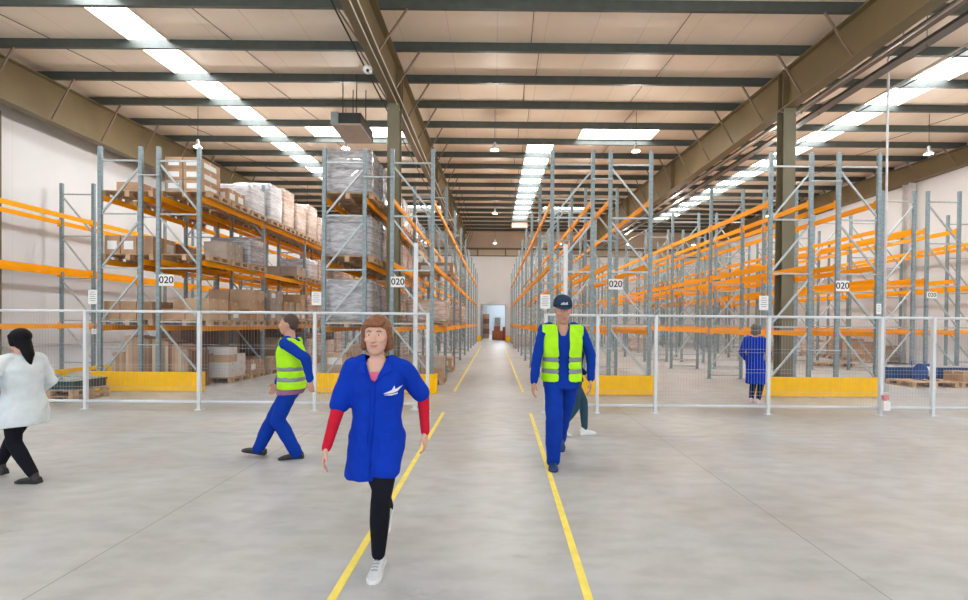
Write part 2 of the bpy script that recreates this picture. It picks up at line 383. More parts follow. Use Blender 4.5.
# ------------------------------------------------------------------ lamps
def lampmesh():
    shade = MB().lathe([(.04, .10), (.05, .09), (.08, .05), (.122, .0), (.126, -.01), (.118, -.005), (.07, .045), (.03, .08)], 20)
    bulb = MB().ell((0,0,.012), (.09, .09, .03), 12)
    house = MB().lathe([(.02, .10), (.045, .105), (.045, .20), (.03, .24), (.01, .25)], 12)
    return (shade.mesh('lamp_shade', mat('lamp_shade_white', (.75,.75,.74), .35), True), bulb.mesh('lamp_bulb', LAMPGLOW, True), house.mesh('lamp_housing', mat('lamp_housing', (.5,.5,.5), .4, .4)))
LS = lampmesh()
LX = [(-9.5, 'far left'), (-4.8, 'left of the main aisle'), (-.05, 'above the main aisle'), (4.45, 'right of the main aisle'), (9.16, 'over the right racks'), (13.8, 'far right')]
LY = [(5.9, 'overhead'), (14.1, 'nearest visible'), (22.3, 'middle'), (30.7, 'farthest')]
for y, ny in LY:
    for x, nx in LX:
        if y == 5.9 and abs(x) > 10: pass
        z = 1.6+5.5
        r = empty('pendant_lamp', (x, y, z)); tag(r, 'round white warehouse pendant lamp, %s row, %s' % (ny, nx), 'lamp', 'high bay pendant lamps')
        link('lamp_shade', LS[0], r); link('bulb', LS[1], r); link('housing', LS[2], r)
        MB().tube([(0,0,.24), (0,0,zc(y)-z)], .008, 5).build('cord', DARKM, r)

# air heater
r = empty('air_heater', (-4.015, 12.4, 6.84)); tag(r, 'boxy grey air heater with tan underside hanging from the roof, left of aisle', 'air heater')
MB().box(-.39, .39, -.58, .6, .03, .32).build('casing', mat('heater_dark', (.03,.035,.035), .45, .2), r)
MB().box(-.40, -.20, -.62, -.50, .0, .33).build('end_cap', mat('heater_grey', (.27,.32,.33), .45, .2), r)
MB().box(-.395, .395, -.6, .61, -.02, .03).build('underside_panel', mat('heater_tan', (.42,.34,.27), .5), r)
for x in (-.15, .22):
    for y in (-.4, .45): MB().tube([(x,y,.32),(x,y,zp(12.4)-6.84+.2)], .014, 6).build('hanger', DARKM, r)
# dome camera on rafter
yy = 9.6
r = empty('security_camera', (-2.80, yy, zbL(yy)-.03)); tag(r, 'round white security camera with dark lens under the left rafter', 'camera')
MB().ell((0,0,0), (.10,.10,.09)).build('housing', mat('camera_white', (.75,.75,.75), .4), r, smooth=True)
MB().ell((.02,-.07,-.055), (.033,.033,.033), 10).build('lens', BLACK, r, smooth=True)

# ------------------------------------------------------------------ racks
H_R = 5.56; FD = .99; BAY = 2.8; D1 = 10.16
LV = [1.40, 2.93, 4.40]
def upright_mesh():
    mb = MB(); a, b = .041, .03; t = .004
    mb.loft([[(-a,-b,z),(a,-b,z),(a,b,z),(a-.02,b,z),(a-.02,b-t,z),(a-t,b-t,z),(a-t,-b+t,z),(-a+t,-b+t,z),(-a+t,b-t,z),(-a+.02,b-t,z),(-a+.02,b,z),(-a,b,z)] for z in (.01, H_R)])
    mb.box(-.08, .08, -.07, .07, 0, .01)
    # teardrop slots as dark inlays, two columns on the front face
    z = .15
    while z < H_R-.1:
        for x in (-.018, .018): mb.box(x-.005, x+.005, -b-.0015, -b+.001, z, z+.022, 1)
        z += .1
    return mb.mesh('post', [GALV, mat('slot_dark', (.12,.14,.15), .6)])
UPM = upright_mesh()
def frame_mesh(dirn):
    mb = MB(); x0, x1 = .045, FD-.045-.05
    zs = [.32, 1.55, 2.78, 4.02, 5.24]
    for z in zs: mb.bar((0.02, 0, z), (FD-.07, 0, z), .03, .036)
    for i in range(4):
        za, zb = zs[i]+.04, zs[i+1]-.09
        if dirn > 0: mb.bar((.02, .012, za), (FD-.07, .012, zb), .03, .04)
        else: mb.bar((FD-.07, .012, za), (.02, .012, zb), .03, .04)
    mb.bar((.02, 0, .1), (FD-.07, 0, .1), .03, .04)
    return mb.mesh('upright_frame', BRACE)
FRM = {1: frame_mesh(1), -1: frame_mesh(-1)}
def beam_mesh():
    mb = MB().box(-.022, .022, .05, BAY-.05, -.06, .06)
    mb.box(-.03, .03, .045, .055, -.11, .09).box(-.03, .03, BAY-.055, BAY-.045, -.11, .09)
    mb.box(-.034, -.022, .046, .10, -.11, .09).box(-.034, -.022, BAY-.10, BAY-.046, -.11, .09)
    return mb.mesh('shelf_beam', ORANGE)
BMM = beam_mesh()
def rack(x0, dirn, lb, k0=0, k1=9, levels=(0, 1, 2), skip=()):
    r = empty('pallet_rack', (x0, D1+BAY*k0, 0)); tag(r, lb, 'pallet rack', 'pallet rack rows')
    for k in range(k0, k1+1):
        f = link('upright_frame', FRM[dirn], r, (.05, BAY*(k-k0), 0))
        link('post', UPM, f, (-.02, 0, 0)); link('post', UPM, f, (FD-.08, 0, 0))
    for k in range(k0, k1):
        for l in levels:
            if (k, l) in skip: continue
            for xx in (.028, FD-.03):
                b = link('shelf_beam', BMM, r, (xx, BAY*(k-k0), LV[l]))
    return r
ROWS = {}
def R(name, x, d, lb, **kw):
    x = x-.03; ROWS[name] = (x, kw.get('k0', 0)); rack(x, d, lb, **kw)
R('E', -12.71, -1, 'galvanised pallet rack row along the white left wall')
R('A', -9.08, 1, 'pallet rack row with cartons, left half of the left double row')
R('B', -7.74, -1, 'pallet rack row with full pallets, right half of the left double row')
R('C', -3.94, 1, 'pallet rack row with grey wrapped pallets, left of the aisle column')
R('D', -2.38, -1, 'pallet rack row on the left edge of the main aisle')
R('F', 1.295, 1, 'empty pallet rack row on the right edge of the main aisle')
R('G', 2.63, -1, 'empty pallet rack row backing the one right of the main aisle')
R('H', 6.32, 1, 'empty pallet rack row just left of the right olive column')
R('I', 7.88, -1, 'empty pallet rack row just right of the right olive column')
R('J', 11.35, 1, 'pallet rack row starting one bay back, third from the right wall', k0=1)
R('K', 12.68, -1, 'pallet rack row behind the blue crates, second from the right wall', k0=1)
R('M', 16.15, -1, 'pallet rack row along the right wall')

# row spacers at the front of back-to-back rows
for xa, xb, nm in ((-8.12, -7.74, 'the left double row'), (-2.98, -2.38, 'the double row by the left column'), (2.26, 2.63, 'the double row right of the aisle'), (7.28, 7.88, 'the double row at the right column')):
    for z, hh in ((4.9, 'upper'), (1.02, 'lower')):
        o = MB().box(xa-.05, xb+.05, -.012, .012, -.012, .012).build('row_spacer', BRACE, loc=(0, D1-.052, z))
        tag(o, '%s steel spacer bar joining the front posts of %s' % (hh, nm), 'spacer bar', 'rack spacer bars')

# ------------------------------------------------------------------ signs
FONT = {'0': ['.##.','#..#','#..#','#..#','#..#','#..#','.##.'], '2': ['.##.','#..#','...#','..#.','.#..','#...','####']}
def number_sign(x, y, z, w_, h_, lb):
    r = empty('number_sign', (x, y, z)); tag(r, lb, 'sign', 'white 020 rack signs')
    MB().box(-w_/2, w_/2, 0, .004, -h_/2, h_/2).build('plate', WHITEP, r)
    cu = bpy.data.curves.new('number_text', 'FONT'); cu.body = '020'; cu.size = h_*.86; cu.align_x = 'CENTER'; cu.align_y = 'CENTER'; cu.extrude = .0008; cu.offset = h_*.012
    t = bpy.data.objects.new('number_text', cu); C.objects.link(t); bpy.context.view_layer.update()
    me = bpy.data.meshes.new_from_object(t.evaluated_get(bpy.context.evaluated_depsgraph_get())); bpy.data.objects.remove(t)
    me.materials.clear(); me.materials.append(BLACK)
    o = link('number_text', me, r, (0, -.0025, 0)); o.rotation_euler = (PI/2, 0, 0); o.scale = (1, 1, 1)
ys = D1-.036
def zpx(px, py, D): return 1.6+((322.4+.0085*(px-490))-py)*D/441
def xpx(px, D): return (px-494.8)/441*D
for px, py, D, w_, h_, lb in ((166.5, 280.3, ys, .34, .26, 'white 020 number sign on the post of the left double rack'),
                           (397.5, 282, ys, .32, .24, 'white 020 number sign on the rack post beside the left column'),
                           (615.2, 284.3, ys, .32, .24, 'white 020 number sign on the rack right of the main aisle'),
                           (842.3, 286, ys, .30, .24, 'white 020 number sign on the rack right of the right column'),
                           (932, 295, D1+BAY-.036, .29, .19, 'small far 020 number sign, rightmost of the rack signs')):
    number_sign(xpx(px, D), D, zpx(px, py, D), w_, h_, lb)
def notice(px, py, D, w_, h_, lb):
    r = empty('paper_notice', (xpx(px, D), D, zpx(px, py, D))); tag(r, lb, 'notice', 'white paper notices')
    MB().box(-w_/2, w_/2, 0, .004, -h_/2, h_/2).build('sheet', WHITEP, r)
    mb = MB()
    for i in range(5):
        zz = h_*(.34-.15*i); ww = w_*(.36 if i % 2 else .28)
        mb.box(-ww, ww, -.002, .0, zz-h_*.022, zz+h_*.022)
    mb.build('printed_lines', GREYINK, r)
notice(93.2, 297, D1-.036, .20, .33, 'white printed notice beside the leftmost tall rack post')
notice(94.5, 331.5, D1-.036, .11, .12, 'small white note low beside the leftmost tall rack post')
notice(316.3, 298.5, D1-.036, .22, .31, 'white printed notice beside the rack with grey wrapped pallets')
notice(545, 301.6, 7.8165, .175, .25, 'white printed notice on top of the right fence end post')
notice(763.7, 303, D1-.036, .21, .33, 'white printed notice left of the right olive column')
notice(879, 309, D1-.036, .11, .24, 'narrow white notice on the rack post by the white pole')

# ------------------------------------------------------------------ fences
FY = 7.85; FH = 1.76; FP = 'mesh'
def panel_mesh(w_):
    mb = MB(); z0, z1 = .16, FH-.1; n = int(w_/.052)
    for i in range(1, n):
        x = w_*i/n; mb.tube([(x,0,z0),(x,0,z1)], .0017, 4, cap=False)
    for z in (.34, .40, .74, .80, 1.10, 1.16, 1.50, z0+.01): mb.tube([(.02,-.006,z),(w_-.02,-.006,z)], .0024, 4, cap=False)
    return mb
def fence(xs, lb, rails=((.14, .026), (FH-.02, .024)), gateposts=()):
    r = empty('mesh_fence', (xs[0], FY, 0)); tag(r, lb, 'fence')
    for i, x in enumerate(xs):
        x -= xs[0]
        mb = MB().box(-.026, .026, -.03, .03, .012, FH).box(-.06, .06, -.055, .055, 0, .012)
        mb.build('fence_post', FENCE, r, (x, 0, 0))
        if i+1 < len(xs):
            w_ = xs[i+1]-xs[i]
            panel_mesh(w_-.07).build('mesh_panel', WIRE, r, (x+.035, 0, 0))
            for z, rr in rails: MB().tube([(x+.03, 0, z), (x+w_-.03, 0, z)], rr, 10).build('rail', FENCE, r, smooth=True)
fence([-11.3, -9.28, -7.27, -5.25, -3.2, -1.19], 'white mesh fence left of the main aisle')
fence([.91, 1.83, 2.87, 4.88, 6.89, 7.82, 9.85, 11.85], 'white mesh fence right of the main aisle, up to the photo edge')
for px, lb in ((415.5, 'tall white post behind the aisle end of the left fence'), (564.8, 'tall white post behind the man in the cap')):
    D = 8.05
    r = empty('gate_post', (xpx(px, D), D, 0)); tag(r, lb, 'post')
    MB().box(-.035, .035, -.035, .035, 0, 3.03).build('shaft', FENCE, r); MB().box(-.08, .08, -.07, .07, 0, .012).build('base_plate', FENCE, r)
# white cable pole behind the right fence, up to a purlin
r = empty('cable_pole', (xpx(884.8, 10.53), 10.53, 0)); tag(r, 'thin white cable pole from the floor to the roof behind the right fence', 'cable pole')
MB().tube([(0,0,.012), (0,0,zp(10.5)-.1), (.02,0,zp(10.5)-.03), (.08,0,zp(10.5)-.025), (.5,0,zp(10.5)-.025)], .024, 8).build('conduit', mat('conduit_white', (.72,.74,.78), .4), r, smooth=True)
MB().box(-.07, .07, -.07, .07, 0, .012).build('base_plate', FENCE, r)
r = empty('junction_box', (6.93, 7.785, .10)); tag(r, 'small white box with a red label at the foot of a right fence post', 'box')
MB().box(-.06, .06, -.03, .03, 0, .17).build('box_body', mat('box_white', (.8,.8,.8), .5), r)
MB().box(-.045, .045, -.02, .03, .20, .27).box(-.02,.02,0,.03,.17,.20).build('red_label', mat('label_red', (.7,.25,.3), .5), r)

# ------------------------------------------------------------------ yellow guards
def guard(x0, x1, lb, ret=(True, True)):
    yb = 9.78
    r = empty('rack_guard', ((x0+x1)/2, yb, 0)); tag(r, lb, 'guard rail', 'yellow rack end guards')
    hw = (x1-x0)/2; z0, z1 = .012, .44
    me = MB().box(-hw, hw, -.025, .025, z0, z1).mesh('board', YELLOW); link('board', me, r)
    for s, k in ((-1, ret[0]), (1, ret[1])):
        if k: MB().box(s*(hw-.025)-.025, s*(hw-.025)+.025, .025, .14, z0, z1+.0).build('side_return', YELLOW, r)
        MB().box(s*(hw-.35)-.06, s*(hw-.35)+.06, .025, .10, 0, .35).build('bracket', YELLOW, r)
guard(-8.92, -6.5, 'yellow guard board at the foot of the left double rack')
guard(-3.95, -1.28, 'yellow guard board left of the main aisle behind the fence')
guard(1.22, 3.55, 'yellow guard board right of the main aisle behind the fence')
guard(5.88, 8.56, 'yellow guard board in front of the right olive column')
def bollard(x, y, lb):
    r = empty('corner_guard', (x, y, 0)); tag(r, lb, 'corner guard', 'yellow doorway guards')
    MB().box(-.22, .22, -.02, .02, 0, .45).box(-.22,-.18,-.02,.3,0,.45).build('guard_body', YELLOW, r)
bollard(-1.35, 36.9, 'yellow corner guard left of the far doorway'); bollard(1.12, 36.9, 'yellow corner guard right of the far doorway')
for (xx, ya, yb, nm) in ((-11.45, 10.3, 14.5, 'near end'),):
    r = empty('floor_guard_rail', (xx, ya, 0)); tag(r, 'low yellow floor guard rail along the wall rack, by the dark crates', 'guard rail')
    MB().box(-.03, .03, 0, yb-ya, .16, .26).build('rail', YELLOW, r)
    for k in range(4): MB().box(-.04, .04, (yb-ya-.1)*k/3, (yb-ya-.1)*k/3+.1, 0, .2).build('foot', YELLOW, r)

# floor lines
LINE = mat('line_yellow', (.90, .74, .13), .5, var=.10, scale=9)
def fline(xa, ya, xb, yb, lb):
    r = MB().add([(xa-.026,ya,.0),(xa+.026,ya,.0),(xb+.026,yb,.0),(xb-.026,yb,.0),(xa-.026,ya,.003),(xa+.026,ya,.003),(xb+.026,yb,.003),(xb-.026,yb,.003)],
                 [(0,3,2,1),(4,5,6,7),(0,1,5,4),(1,2,6,5),(2,3,7,6),(3,0,4,7)]).build('floor_line', LINE)
    tag(r, lb, 'floor line', 'yellow aisle lines')
fline(-.93, 1.5, -.895, 7.8, 'yellow floor line under the woman in the blue coat, near half')
fline(-.92, 10.15, -.92, 30, 'yellow floor line left of the aisle between the racks, far half')
fline(.54, 1.5, .645, 7.8, 'yellow floor line by the foot of the man in the cap')
fline(.66, 10.1, .65, 30, 'yellow floor line right of the aisle between the racks, far half')

# ------------------------------------------------------------------ pallets and loads
def pallet_mesh():
    mb = MB()
    for i in range(5): y = -.4+.16*i+ (.0 if i < 5 else 0); mb.box(-.6, .6, y+.01, y+.135, .122, .144)      # deck boards
    for x in (-.6, -.05, .5):
        mb.box(x, x+.1, -.4, .4, .10, .122)
        mb.box(x, x+.1, -.4, .4, .0, .022)
        for y in (-.4, -.06, .27): mb.box(x, x+.1, y, y+.13, .022, .10)
    return mb.mesh('pallet', WOOD)
PALM = pallet_mesh()
def carton_mesh(sx, sy, sz, m, label, i):
    mb = MB().box(-sx/2, sx/2, -sy/2, sy/2, 0, sz)
    mb.box(-sx/2, sx/2, -.025, .025, sz, sz+.0015, 1)
    mb.box(-.001-sx/2, sx/2+.001, -.025, .025, sz-.07, sz+.001, 1)
    if label:
        mb.box(sx/2, sx/2+.002, -sy*.32, sy*.30, sz*.25, sz*.72, 2)
        mb.box(-sx*.32, sx*.30, -sy/2-.002, -sy/2, sz*.25, sz*.72, 2)
    return mb.mesh('carton', [m, TAPE, WHITEP])
CM = {}
def cmesh(sx, sy, sz, mi, lab):
    k = (round(sx, 2), round(sy, 2), round(sz, 2), mi, lab)
    if k not in CM: CM[k] = carton_mesh(*k[:3], CARTONS[mi], lab, 0)
    return CM[k]
def wrap_mesh(seed, m):
    bm = bmesh.new(); bmesh.ops.create_cube(bm, size=1)
    bmesh.ops.scale(bm, vec=(1.14, .78, 1), verts=bm.verts)
    bmesh.ops.subdivide_edges(bm, edges=bm.edges[:], cuts=11, use_grid_fill=True)
    for v in bm.verts:
        p = v.co.copy()
        n = noise.noise(Vector((p.x*3+seed, p.y*3, p.z*9)))*.022 + noise.noise(Vector((p.x*9+seed, p.y*9, p.z*14)))*.010
        # soften corners
        q = Vector((p.x/.57, p.y/.39, p.z/.5)); c = sorted([abs(q.x), abs(q.y), abs(q.z)])
        k = 1-.045*max(0, c[1]-.7)/.3
        d = Vector((p.x, p.y, 0)); 
        if d.length > 0: d.normalize()
        v.co = Vector((p.x*k, p.y*k, p.z + (.02*noise.noise(p*5) if p.z > .45 else 0)+.5)) + d*n
    me = bpy.data.meshes.new('wrapped_load'); bm.to_mesh(me); bm.free(); me.materials.append(m)
    me.polygons.foreach_set('use_smooth', [True]*len(me.polygons)); return me
WM = {k: [wrap_mesh(i*13.7, m) for i in range(3)] for k, m in (('wg', WRAP_G), ('ww', WRAP_W), ('wb', WRAP_B))}
WN = {'wg': 'grey stretch-wrapped', 'ww': 'whitish plastic-wrapped', 'wb': 'brown plastic-wrapped'}
RN = {'A': 'outer left double rack', 'B': 'inner left double rack', 'C': 'left aisle column rack', 'D': 'aisle left edge rack', 'E': 'left wall rack',
      'F': 'aisle right edge rack', 'I': 'right column rack', 'J': 'right block rack', 'K': 'blue crate rack', 'M': 'right wall rack'}
LN = ['floor', 'low shelf', 'middle shelf', 'top shelf']
def load(row, bay, slot, lev, kind, h=.6, mi=0, lab=0, seed=0, gx=2, gy=2, drop=0, wx=1.14, xo=0, fl=0, hl=.3):
    rnd = random.Random(hash((ord(row), bay, slot, lev, seed)))
    x0, _ = ROWS[row]; xc = x0+FD/2+.01+rnd.uniform(-.02, .02)
    yc = D1+BAY*bay+.10+.45+.88*slot+rnd.uniform(-.02, .02)
    z = 0 if lev == 0 else LV[lev-1]+.0605
    where = '%s, bay %s from the front, slot %s' % (LN[lev], ORD[bay], ORD[slot])
    where = '%s slot, %s bay, %s, %s' % (ORD[slot], ORD[bay], LN[lev], RN[row])
    o = link('pallet', PALM, None, (xc, yc, z)); tag(o, 'wooden pallet, '+where, 'pallet', 'pallets in the racks')
    o.rotation_euler.z = rnd.uniform(-.01, .01)
    z += .1445
    if kind in WM:
        w_ = link('wrapped_load', WM[kind][rnd.randrange(3)], None, (xc, yc, z)); w_.scale = (1, 1, h)
        tag(w_, '%s load, %s' % (WN[kind], where), 'wrapped load', 'wrapped pallet loads')
        return
    if kind == 'e': return
    nl = max(1, round(h/hl)); hz = h/nl; sx, sy = wx/gx, .76/gy
    CN = ['brown', 'tan', 'greyish', 'dark', 'white']
    for l in range(nl):
        for i in range(gx):
            for j in range(gy):
                if l == nl-1 and nl > 1 and rnd.random() < drop: continue
                m = mi if rnd.random() < .75 else rnd.choice([0, 1, 2])
                c = link('carton', cmesh(sx-.015, sy-.015, hz-.004, m, 1 if fl else (lab if rnd.random() < .45 else 0)), None, (xc+xo-wx/2+sx*(i+.5)+rnd.uniform(-.004,.004), yc-.38+sy*(j+.5)+rnd.uniform(-.004,.004), z+hz*l))
                c.rotation_euler.z = rnd.uniform(-.008, .008)
                tier = 'only' if nl == 1 else ('bottom' if l == 0 else 'top' if l == nl-1 else ORD[l])
                pos = ('front' if j == 0 else 'rear')+(' left' if i == 0 else ' right' if i == gx-1 else ' centre')
                tag(c, '%s carton, %s %s, %s' % (CN[m], tier, pos, where), 'carton', 'cartons on rack pallets')
# row B, top shelf
load('B', 0, 0, 3, 'c', .80, 0, 1, gy=1, wx=.84, xo=-.06, fl=1); load('B', 0, 1, 3, 'c', .34, 0, 1, wx=.8, xo=.08); load('B', 0, 2, 3, 'ww', .72)
for bay, ks in ((1, ('ww', 'wb', 'wb')), (2, ('wb', 'wb', 'ww')), (3, ('ww', 'ww', 'wb')), (4, ('wb', 'ww', 'ww'))):
    for s, k in enumerate(ks): load('B', bay, s, 3, k, .95+.12*((bay+s) % 3))
# row B, middle shelf
load('B', 0, 0, 2, 'e'); load('B', 0, 1, 2, 'c', .46, 2, 0, gx=1, gy=2, wx=.6, xo=.15); load('B', 0, 2, 2, 'wg', .72); load('B', 1, 2, 2, 'c', .3, 2); load('B', 2, 0, 2, 'ww', .7); load('B', 2, 1, 2, 'wb', .8); load('B', 3, 1, 2, 'wb', .8)
# row B, low shelf
load('B', 0, 0, 1, 'c', .5, 1, 0, drop=.2); load('B', 0, 1, 1, 'c', .45, 0, 1, drop=.3); load('B', 0, 2, 1, 'c', .84, 1, 0)
load('B', 1, 0, 1, 'c', .9, 2, 1); load('B', 1, 1, 1, 'c', .6, 2, 0); load('B', 1, 2, 1, 'c', .9, 1, 1, drop=.3)
load('B', 2, 0, 1, 'wb', .9); load('B', 2, 1, 1, 'wb', .8); load('B', 2, 2, 1, 'wg', .8); load('B', 3, 0, 1, 'wb', .9); load('B', 3, 1, 1, 'ww', .9)
# row B, floor
load('B', 0, 1, 0, 'c', .76, 4, 0, gx=2, gy=2, drop=.5, hl=.19, wx=.8, xo=.1); load('B', 0, 2, 0, 'c', .34, 0, 1)
load('B', 1, 0, 0, 'c', .35, 1, 1); load('B', 1, 1, 0, 'c', .9, 0, 1, gx=1, wx=.5, xo=.2); load('B', 1, 2, 0, 'c', .4, 0, 0); load('B', 2, 0, 0, 'wb', .8); load('B', 2, 1, 0, 'wb', 1.0); load('B', 2, 2, 0, 'wb', .7); load('B', 3, 0, 0, 'wb', 1.0)
# row A
load('A', 0, 0, 3, 'c', .2, 0, 0, gx=1, gy=1, wx=.55); load('A', 0, 1, 3, 'e'); load('A', 0, 2, 3, 'e'); load('A', 1, 0, 3, 'c', .6, 1, 1)
load('A', 0, 0, 2, 'c', .42, 0, 1, gx=3); load('A', 0, 1, 2, 'c', .38, 3, 0); load('A', 0, 2, 2, 'e')
load('A', 0, 0, 1, 'c', .42, 0, 0, gx=3, drop=.5); load('A', 0, 1, 1, 'c', .28, 3, 0); load('A', 0, 2, 1, 'c', .25, 0); load('A', 1, 0, 1, 'c', .6, 3); load('A', 1, 1, 1, 'c', .6, 0); load('A', 1, 2, 1, 'wb', .8)

for b_ in (0, 1, 2):
    for s_ in (0, 1, 2):
        if b_+s_ > 0 and (b_, s_) != (0, 1) or (b_, s_) == (0, 2): load('A', b_, s_, 0, 'c', 1.2, 3, 0, gx=4, gy=1, hl=1.2)
# tall flat cartons standing on edge on the floor of the double row
tx = -8.88
for i in range(24):
    t = .076; hh = (.82 if i < 4 else 1.24-.008*i if i < 14 else 1.14-.03*(i-14))+random.uniform(-.02, .02)
    mb = MB().box(-t/2+.003, t/2-.003, -.32, .32, 0, hh).box(-t/2+.002, t/2-.002, -.3215, -.32, hh*.1, hh*.9, 1)
    mi = (0, 1, 0, 2, 0, 3)[i % 6] if i > 10 else (0, 0, 1)[i % 3]
    o = mb.build('flat_carton', [CARTONS[mi], TAPE if i % 4 == 0 else CARTONS[mi]], loc=(tx+t*i+(.0 if i < 9 else .01), 10.62, 0.002))
    nm = ORD[i]+' from the left' if i < 12 else (ORD[23-i]+' from the right' if i < 23 else 'rightmost')
    tag(o, 'tall flat carton on edge behind the left yellow guard, '+nm, 'carton', 'flat cartons standing on edge')
# row C grey wraps
for lev, hs in ((3, (1.0, .98, .9)), (2, (.95, 1.0, .9)), (1, (.98, .9, .95))):
    for s, h in enumerate(hs): load('C', 0, s, lev, 'wg', h)
    load('C', 1, 0, lev, 'wg', .9); load('C', 1, 1, lev, 'ww' if lev == 3 else 'wb', .9); load('C', 1, 2, lev, 'wb', .8)
load('C', 2, 0, 3, 'ww', .9); load('C', 2, 1, 3, 'wg', .8); load('C', 2, 0, 1, 'wb', .9); load('C', 2, 1, 1, 'wb', .9); load('C', 3, 1, 2, 'wb', .9); load('C', 4, 0, 1, 'wb', .9)
load('C', 0, 0, 0, 'c', .7, 1, 1, drop=.3); load('C', 0, 1, 0, 'c', .6, 0, 1, drop=.2); load('C', 0, 2, 0, 'c', .8, 1, 0); load('C', 1, 0, 0, 'wb', .8); load('C', 1, 1, 0, 'wb', .7)
load('D', 1, 1, 0, 'c', .3, 1, 1); load('D', 0, 1, 0, 'c', .55, 2, 0); load('D', 0, 2, 1, 'wb', .6); load('D', 1, 1, 2, 'c', .35, 0, 1); load('D', 3, 1, 1, 'wb', .7)
for b_, s_ in ((3, 0), (3, 1), (3, 2), (4, 0), (4, 1)): load('M', b_, s_, 0, 'c' if b_ == 3 else 'wb', .6+.12*s_, s_ % 2, 1, drop=.4)
load('J', 3, 0, 0, 'c', .6, 0, 1, drop=.3); load('J', 3, 1, 0, 'c', .5, 3, 1, drop=.3); load('K', 4, 0, 0, 'wb', .8); load('I', 5, 1, 0, 'wb', .7); load('I', 5, 2, 0, 'wb', .6)
load('F', 6, 1, 0, 'wb', .7); load('K', 2, 1, 0, 'e')

# dark crates on stacked pallets, front left behind the fence
def crate(name, sx, sy, sz, m, lid, loc, lb, grp, rz=0):
    r = empty(name, loc, rz); tag(r, lb, 'crate', grp)
    mb = MB().box(-sx/2, sx/2, -sy/2, sy/2, 0, .015)
    for a in (-1, 1): mb.box(-sx/2, sx/2, a*(sy/2-.008)-.008, a*(sy/2-.008)+.008, .015, sz).box(a*(sx/2-.008)-.008, a*(sx/2-.008)+.008, -sy/2+.016, sy/2-.016, .015, sz)
    for k in range(5):
        x = -sx/2+sx*(k+.5)/5; mb.box(x-.012, x+.012, -sy/2-.012, -sy/2, .02, sz-.03)
    mb.box(-sx/2-.012, sx/2+.012, -sy/2-.014, sy/2+.014, sz-.03, sz)
    mb.build('crate_body', m, r)
    MB().box(-sx/2, sx/2, -sy/2, sy/2, sz, sz+.012).build('crate_lid', lid, r)
GREENB = mat('dark_green_plastic', (.025, .05, .05), .35, var=.15); LIDC = mat('clear_lid', (.35, .45, .42), .12, var=.2)
for k, (x, nm) in enumerate(((-8.5, 'right'), (-9.5, 'middle'), (-10.55, 'left'))):
    for l in range(2):
        o = link('pallet', PALM, None, (x, 8.8, .118*l)); o.scale = (.78, 1, .8)
        tag(o, 'wooden pallet, %s of the two stacked ones under the %s dark crates' % ('lower' if l == 0 else 'upper', nm), 'pallet', 'pallets behind the left fence')
    for j in range(2):
        crate('plastic_crate', .44, .7, .165, GREENB, LIDC, (x-.23+.46*j, 8.8, .2345), 'dark green lidded crate, %s on the %s pallet stack' % (('left', 'right')[j], nm), 'dark green crates behind the left fence')
# blue crates and pallet at right
BLUEB = mat('blue_plastic', (.02, .065, .19), .4, var=.15); LIDG = mat('grey_lid', (.4, .43, .45), .4)
for j in range(5):
    x = 11.3+.64*j
    crate('plastic_crate', .58, .5, .44, BLUEB, LIDG, (x, 12.55, 0), 'blue plastic crate with grey lid behind the right fence, %s' % ('leftmost' if j == 0 else ORD[j]+' from the left'), 'blue crates behind the right fence')
for x, z, nm in ((11.45, 0, 'left of the two flat ones'), (12.72, 0, 'right of the two flat ones')):
    o = link('pallet', PALM, None, (x, 11.8, z)); tag(o, 'flat wooden pallet in front of the blue crates, '+nm, 'pallet', 'pallets before the blue crates')
for i, (x, y, z, s) in enumerate(((12.5, 11.8, .1445, .5), (12.95, 11.8, .1445, .32))):
    o = link('carton', cmesh(.4, s, .26, 0, 0), None, (x, y, z)); tag(o, 'brown carton on the pallet before the blue crates, %s one' % ('left' if i == 0 else 'right'), 'carton', 'cartons before the blue crates')
r = empty('strapping_dispenser', (11.55, 11.8, .1445)); tag(r, 'small blue strapping reel cart on the pallet near the right fence', 'strapping cart')
BL2 = mat('cart_blue', (.02, .09, .35), .35)
for x in (-.12, .12): MB().lathe([(.03, -.01), (.21, -.01), (.21, .01), (.03, .01)], 24).build('reel_flange', BL2, r, (x, 0, .24)).rotation_euler = (0, PI/2, 0)
MB().lathe([(.13, -.11), (.13, .11)], 20).build('strap_coil', mat('strap_white', (.7,.7,.72), .4), r, (0, 0, .24)).rotation_euler = (0, PI/2, 0)
MB().tube([(-.18,-.2,.02),(-.18,.15,.02),(-.18,.2,.5),(.18,.2,.5),(.18,.15,.02),(.18,-.2,.02)], .012, 8).build('handle_frame', BL2, r)

# ------------------------------------------------------------------ annexe seen through the far doorway
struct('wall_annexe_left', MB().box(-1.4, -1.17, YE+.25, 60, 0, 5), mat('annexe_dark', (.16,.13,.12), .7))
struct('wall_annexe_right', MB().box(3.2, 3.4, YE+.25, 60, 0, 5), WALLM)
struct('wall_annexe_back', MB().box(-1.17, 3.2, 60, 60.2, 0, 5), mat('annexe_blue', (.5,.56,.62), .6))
struct('ceiling_annexe', MB().box(-1.4, 3.4, YE+.25, 60, 5, 5.1), CEILM)
r = empty('window_8', (.6, 50, 4.93)); tag(r, 'bright roof light beyond the far doorway', kind='structure'); MB().box(-.6, 1.2, -9, 9, -.03, .03).build('skylight_pane', pane_mat('annexe_pane', (.85, .93, 1), 6), r)
def far_box(n, lb, x, y, z, sx, sy, sz, m, cat):
    me = MB().box(-sx/2, sx/2, -sy/2, sy/2, 0, sz).mesh(n, m); bevel(me, min(sx, sy, sz)*.06, 1)
    tag(link(n, me, None, (x, y, z)), lb, cat)
OB = mat('crate_orange', (.5, .17, .06), .6)
